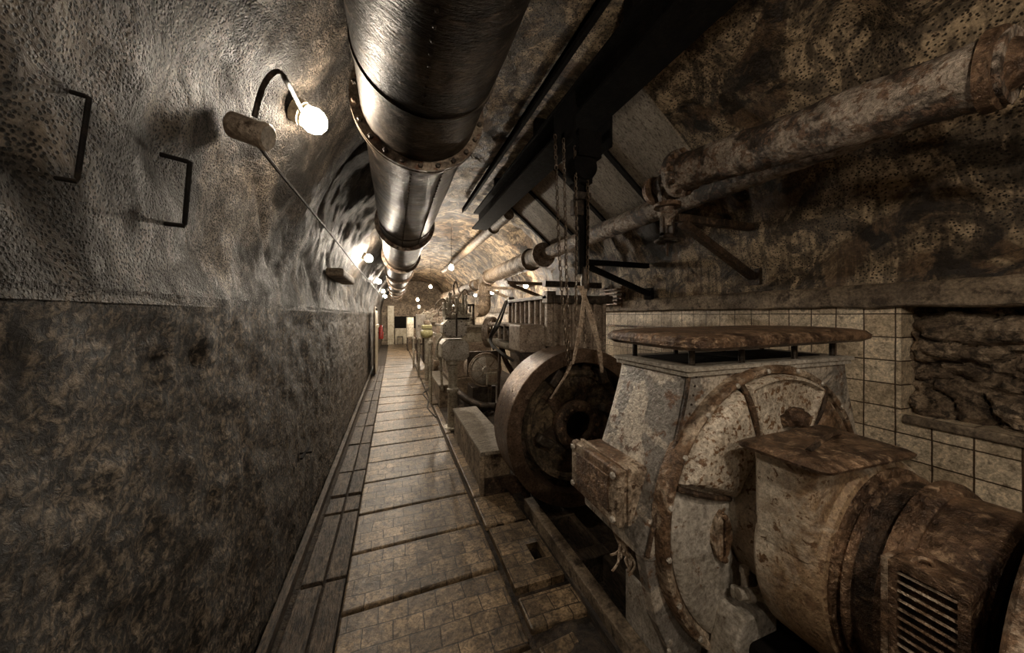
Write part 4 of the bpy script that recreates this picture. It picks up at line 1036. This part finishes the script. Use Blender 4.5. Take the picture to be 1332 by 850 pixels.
# open steel door leaning along the left wall
dd = thing('steel_door', 'pale rounded steel door standing open against the left wall', 'door', (-.5, 9.9, 0))
bm = BM(); prism(bm, rrect(9.3, 10.6, .02, 1.72, .25, 6), lambda u, v, t: Vector((t, u, v)), -.50, -.44); obj('leaf', bm, M_pale, dd, bevel=.006)
bm = BM(); 
for k in range(28):
    pass
rr = rrect(9.22, 10.68, .035, 1.80, .3, 6); tube(bm, [Vector((-.47, u, v)) for u, v in rr]+[Vector((-.47, *rr[0]))], .025, 8); obj('edge_seal', bm, M_iron, dd)
bm = BM(); box(bm, -.44, -.40, 9.5, 10.4, 1.25, 1.33); obj('crossbar', bm, M_pale, dd)
ex = thing('fire_extinguisher', 'small red fire extinguisher on the left wall near the far end', 'extinguisher', (-.42, 12.6, .7))
bm = BM(); lathe(bm, (-.42, 12.6, .75), (0, 0, 1), [(0, .05), (.01, .08), (.4, .08), (.46, .04), (.5, .03)], 20); obj('bottle', bm, M_redp, ex, smooth=True)
bm = BM(); tube(bm, [(-.42, 12.6, 1.25), (-.36, 12.5, 1.22), (-.34, 12.48, 1.0)], .012, 8, 3); obj('hose', bm, M_cable, ex)
bm = BM(); box(bm, -.62, -.47, 12.56, 12.64, .95, 1.0); obj('bracket', bm, M_iron, ex)

# ------------------------------------------------------------------ left wall: lamps, cable, brackets
WARM = (1.0, .87, .70)
M_bulb = emit('warm_bulb_glass', WARM, 60)
M_bulb_far = emit('far_bulb_glass', WARM, 380)
def vault_x(z, side=-1): 
    return CX+side*math.sqrt(RV*RV-(z-CZ)**2)
M_lampfar = emit('wall_bulb_glass', WARM, 240)
def wall_lamp(y, z, label, mat=None, r=.05):
    mat = mat or (M_lampfar if y > 3 else M_bulb)
    x = vault_x(z); nrm = Vector((CX-x, 0, CZ-z)).normalized(); s = Vector((x, y, z))-nrm*.03
    t = thing('wall_lamp', label, 'lamp', s, 'bulkhead lamps along the left wall')
    bm = BM(); lathe(bm, s, nrm, [(0, .055), (.035, .055), (.04, .05), (.05, .05)], 24); obj('base', bm, M_pale, t, smooth=True)
    bm = BM(); lathe(bm, s, nrm, [(.05, .042), (.06, r), (.085, r*1.15), (.11, r*1.05), (.13, r*.75), (.142, r*.3)], 20); obj('bulb', bm, mat, t, smooth=True)
    return s, nrm
pl1 = onvault(392, 147, 0)
M_near = emit('near_bulb_glass', WARM, 62)
L1 = wall_lamp(pl1.y, pl1.z, 'nearest lit wall lamp, high on the left wall beside the big duct', M_near)
d_ = 3.7
wall_lamp(5.55, 2.5, 'second lit wall lamp from the viewer, just left of the duct')
wall_lamp(9.3, 2.5, 'third lit wall lamp from the viewer on the left wall')
wall_lamp(13.0, 2.5, 'fourth lit wall lamp from the viewer on the left wall')
wall_lamp(16.6, 2.5, 'fifth lit wall lamp on the left wall, near the far end')
wall_lamp(-1.75, 2.52, 'wall lamp on the left wall behind the viewer')
# junction can
jc = onvault(318, 168, 0); jx = jc.x
jt = thing('junction_can', 'round metal junction can on the left wall beside the nearest lamp', 'junction box', (jx, jc.y, jc.z))
jn = Vector((CX-jx, -.35, CZ-jc.z)).normalized(); js = Vector((jx, jc.y, jc.z))-jn*.04
bm = BM(); lathe(bm, js, jn, [(0, .045), (.10, .045), (.103, .049), (.12, .049), (.123, .044)], 28); obj('can', bm, M_engine, jt, smooth=True)
bm = BM(); lathe(bm, js+jn*.122, jn, [(0, .04), (.003, .04)], 24); obj('lid', bm, M_grey, jt)
bm = BM(); j0 = js+jn*.04
s, nrm = L1
tube(bm, [onvault(331, 152, .06), onvault(340, 118, .05), onvault(353, 97, .06), onvault(365, 95, .07), onvault(376, 112, .07), s+nrm*.04], .009, 8, 5)
single('lamp_conduit', bm, M_iron, 'thin bent metal conduit arching from the junction can to the nearest lamp', 'conduit', smooth=True)
bm = BM(); pts = [onvault(*q, .012 if q[1] > 345 else .03) for q in ((334, 186), (360, 220), (400, 268), (440, 317), (462, 345), (480, 366), (495, 385), (500, 394))]
tube(bm, pts, .008, 6, 4)
single('wall_cable', bm, M_cable, 'black cable running along the left wall below the lamps', 'cable', smooth=True)
def wall_handle(px0, py0, px1, py1, label, r):
    a = onvault(px0, py0, .02); b = onvault(px1, py1, .02)
    bm = BM(); tube(bm, [a+Vector((-.06, -.01, .01)), a+Vector((-.006, 0, .003)), a, a.lerp(b, .04), a.lerp(b, .96), b, b+Vector((-.06, -.02, 0))], r, 8)
    single('wall_hook', bm, M_black, label, 'hook', 'iron staples on the left wall')
wall_handle(116, 128, 100, 236, 'larger black iron staple at the upper left of the wall', .0045)
wall_handle(247, 212, 240, 294, 'smaller black iron staple below the junction can', .0065)
p = at(430, 335, X=-.55)
bm = BM(); box(bm, -.62, -.46, 3.6, 4.6, 1.98, 2.06); o = single('wall_ledge', bm, M_conc, 'small concrete ledge on the left wall below the cable', 'ledge', bevel=.02)
for i, (px, py, lab) in enumerate(((395, 590, 'thin dark iron flat bar sticking from the lower left wall'),)):
    a = at(px, py, X=-.6); bm = BM(); box(bm, -.66, -.55, a.y-.0, a.y+.012, a.z-.006, a.z+.006); box(bm, -.6, -.585, a.y-.1, a.y+.1, a.z-.006, a.z+.006)
    single('wall_bar', bm, M_black, lab, 'bar')

# pendant lamps
def pendant(px, py, X, label, r=.045):
    p = at(px, py, X=X)
    zt = CZ+math.sqrt(RV*RV-(X-CX)**2)
    t = thing('pendant_lamp', label, 'lamp', p, 'bare pendant bulbs')
    bm = BM(); lathe(bm, p, (0, 0, 1), [(-r*1.2, r*.3), (-r, r*.7), (-r*.5, r), (0, r*1.02), (r*.6, r*.8), (r*1.1, r*.45)], 16); obj('bulb', bm, M_bulb_far, t, smooth=True)
    bm = BM(); cyl(bm, p+Vector((0, 0, r*1.05)), p+Vector((0, 0, r*2.3)), .022, n=12); obj('socket', bm, M_iron, t)
    bm = BM(); cyl(bm, p+Vector((0, 0, r*2.2)), (p.x, p.y, zt+.03), .005, n=6); obj('cord', bm, M_cable, t)
pendant(587, 348, 1.2, 'nearest bare pendant bulb, hanging above the engines', .05)
pendant(560, 373, 1.2, 'second bare pendant bulb, lower and left of the nearest')
pendant(543, 390, .95, 'third bare pendant bulb, the smallest one over the walkway end')
pendant(545, 399, 1.0, 'fourth bare pendant bulb, low over the grey cabinet')
M_bulb_right = emit('right_bulb_glass', WARM, 90)
def right_lamp(px, py, label, X=2.75, r=.05):
    p = at(px, py, X=X)
    t = thing('wall_lamp', label, 'lamp', p, 'lamps on the right side')
    bm = BM(); lathe(bm, p, (-1, 0, -.2), [(-.02, .03), (.0, r*.9), (.03, r), (.06, r*.7), (.07, r*.3)], 16); obj('bulb', bm, M_bulb_right, t, smooth=True)
    bm = BM(); cyl(bm, p+Vector((.02, 0, 0)), (max(p.x+.05, 1.2+math.sqrt(RV*RV-max(0, p.z-CZ)**2)+.02), p.y, p.z+.03), .03, n=12); obj('base', bm, M_iron, t)
right_lamp(685, 372, 'lit lamp on the right wall above the ribbed engine')
right_lamp(641, 381, 'lit lamp on the right wall just right of the pipe elbow')
right_lamp(619, 384, 'lit lamp on the right wall just left of the pipe elbow')
right_lamp(578, 396, 'farthest lit lamp on the right side', X=2.2)
# unseen pendant bulbs added behind the viewer as fill for the foreground
bm = None
M_fill = emit('fill_bulb_glass', WARM, 120)
def fill_pendant(x, y, z, label):
    t = thing('pendant_lamp', label, 'lamp', (x, y, z), 'bare pendant bulbs')
    bm = BM(); lathe(bm, (x, y, z), (0, 0, 1), [(-.06, .02), (-.05, .035), (0, .05), (.03, .04), (.055, .022)], 16); obj('bulb', bm, M_fill if y > -1 else M_bulb, t, smooth=True)
    bm = BM(); cyl(bm, (x, y, z+.05), (x, y, z+.11), .022, n=12); obj('socket', bm, M_iron, t)
    bm = BM(); cyl(bm, (x, y, z+.1), (x, y, CZ+math.sqrt(RV*RV-(x-CX)**2)+.03), .005, n=6); obj('cord', bm, M_cable, t)
fill_pendant(.9, -1.3, 2.5, 'unseen fill bulb added behind the viewer')

fill_pendant(.58, -.42, 2.45, 'unseen fill bulb added just behind the viewer, over the walkway')
# ------------------------------------------------------------------ small radiator on the right wall
bm = BM()
for k in range(5): box(bm, 2.86, 2.95, 3.75, 4.15, 1.74+k*.05, 1.765+k*.05)
box(bm, 2.93, 2.99, 3.75, 3.79, 1.7, 2.0); box(bm, 2.93, 2.99, 4.11, 4.15, 1.7, 2.0)
single('slatted_vent', bm, M_rust, 'small slatted rusty vent on the right wall behind the chains', 'vent')
bm = BM(); cyl(bm, (2.9, 2.6, 1.45), (2.9, 6, 1.45), .012, n=8); single('wall_rail', bm, M_rust, 'thin rusty rail along the right tiled wall behind the flywheel', 'rail')

# ------------------------------------------------------------------ camera, light, view
cam = bpy.data.cameras.new('camera'); co = bpy.data.objects.new('camera', cam); C.objects.link(co); S.camera = co
co.location = (0, 0, HC); co.rotation_euler = (PI/2, 0, -PSI)
cam.sensor_width = 36; cam.lens = F/1332*36; cam.shift_y = (HY-425)/1332; cam.clip_start = .02
W = bpy.data.worlds.new('world'); S.world = W; W.use_nodes = True
W.node_tree.nodes['Background'].inputs[0].default_value = (.5, .42, .32, 1); W.node_tree.nodes['Background'].inputs[1].default_value = .02
S.view_settings.view_transform = 'Standard'; S.view_settings.look = 'None'; S.view_settings.gamma = 1
S.view_settings.use_curve_mapping = False
S.view_settings.exposure = 1.9
S.cycles.use_denoising = True
S.cycles.max_bounces = 8; S.cycles.diffuse_bounces = 5
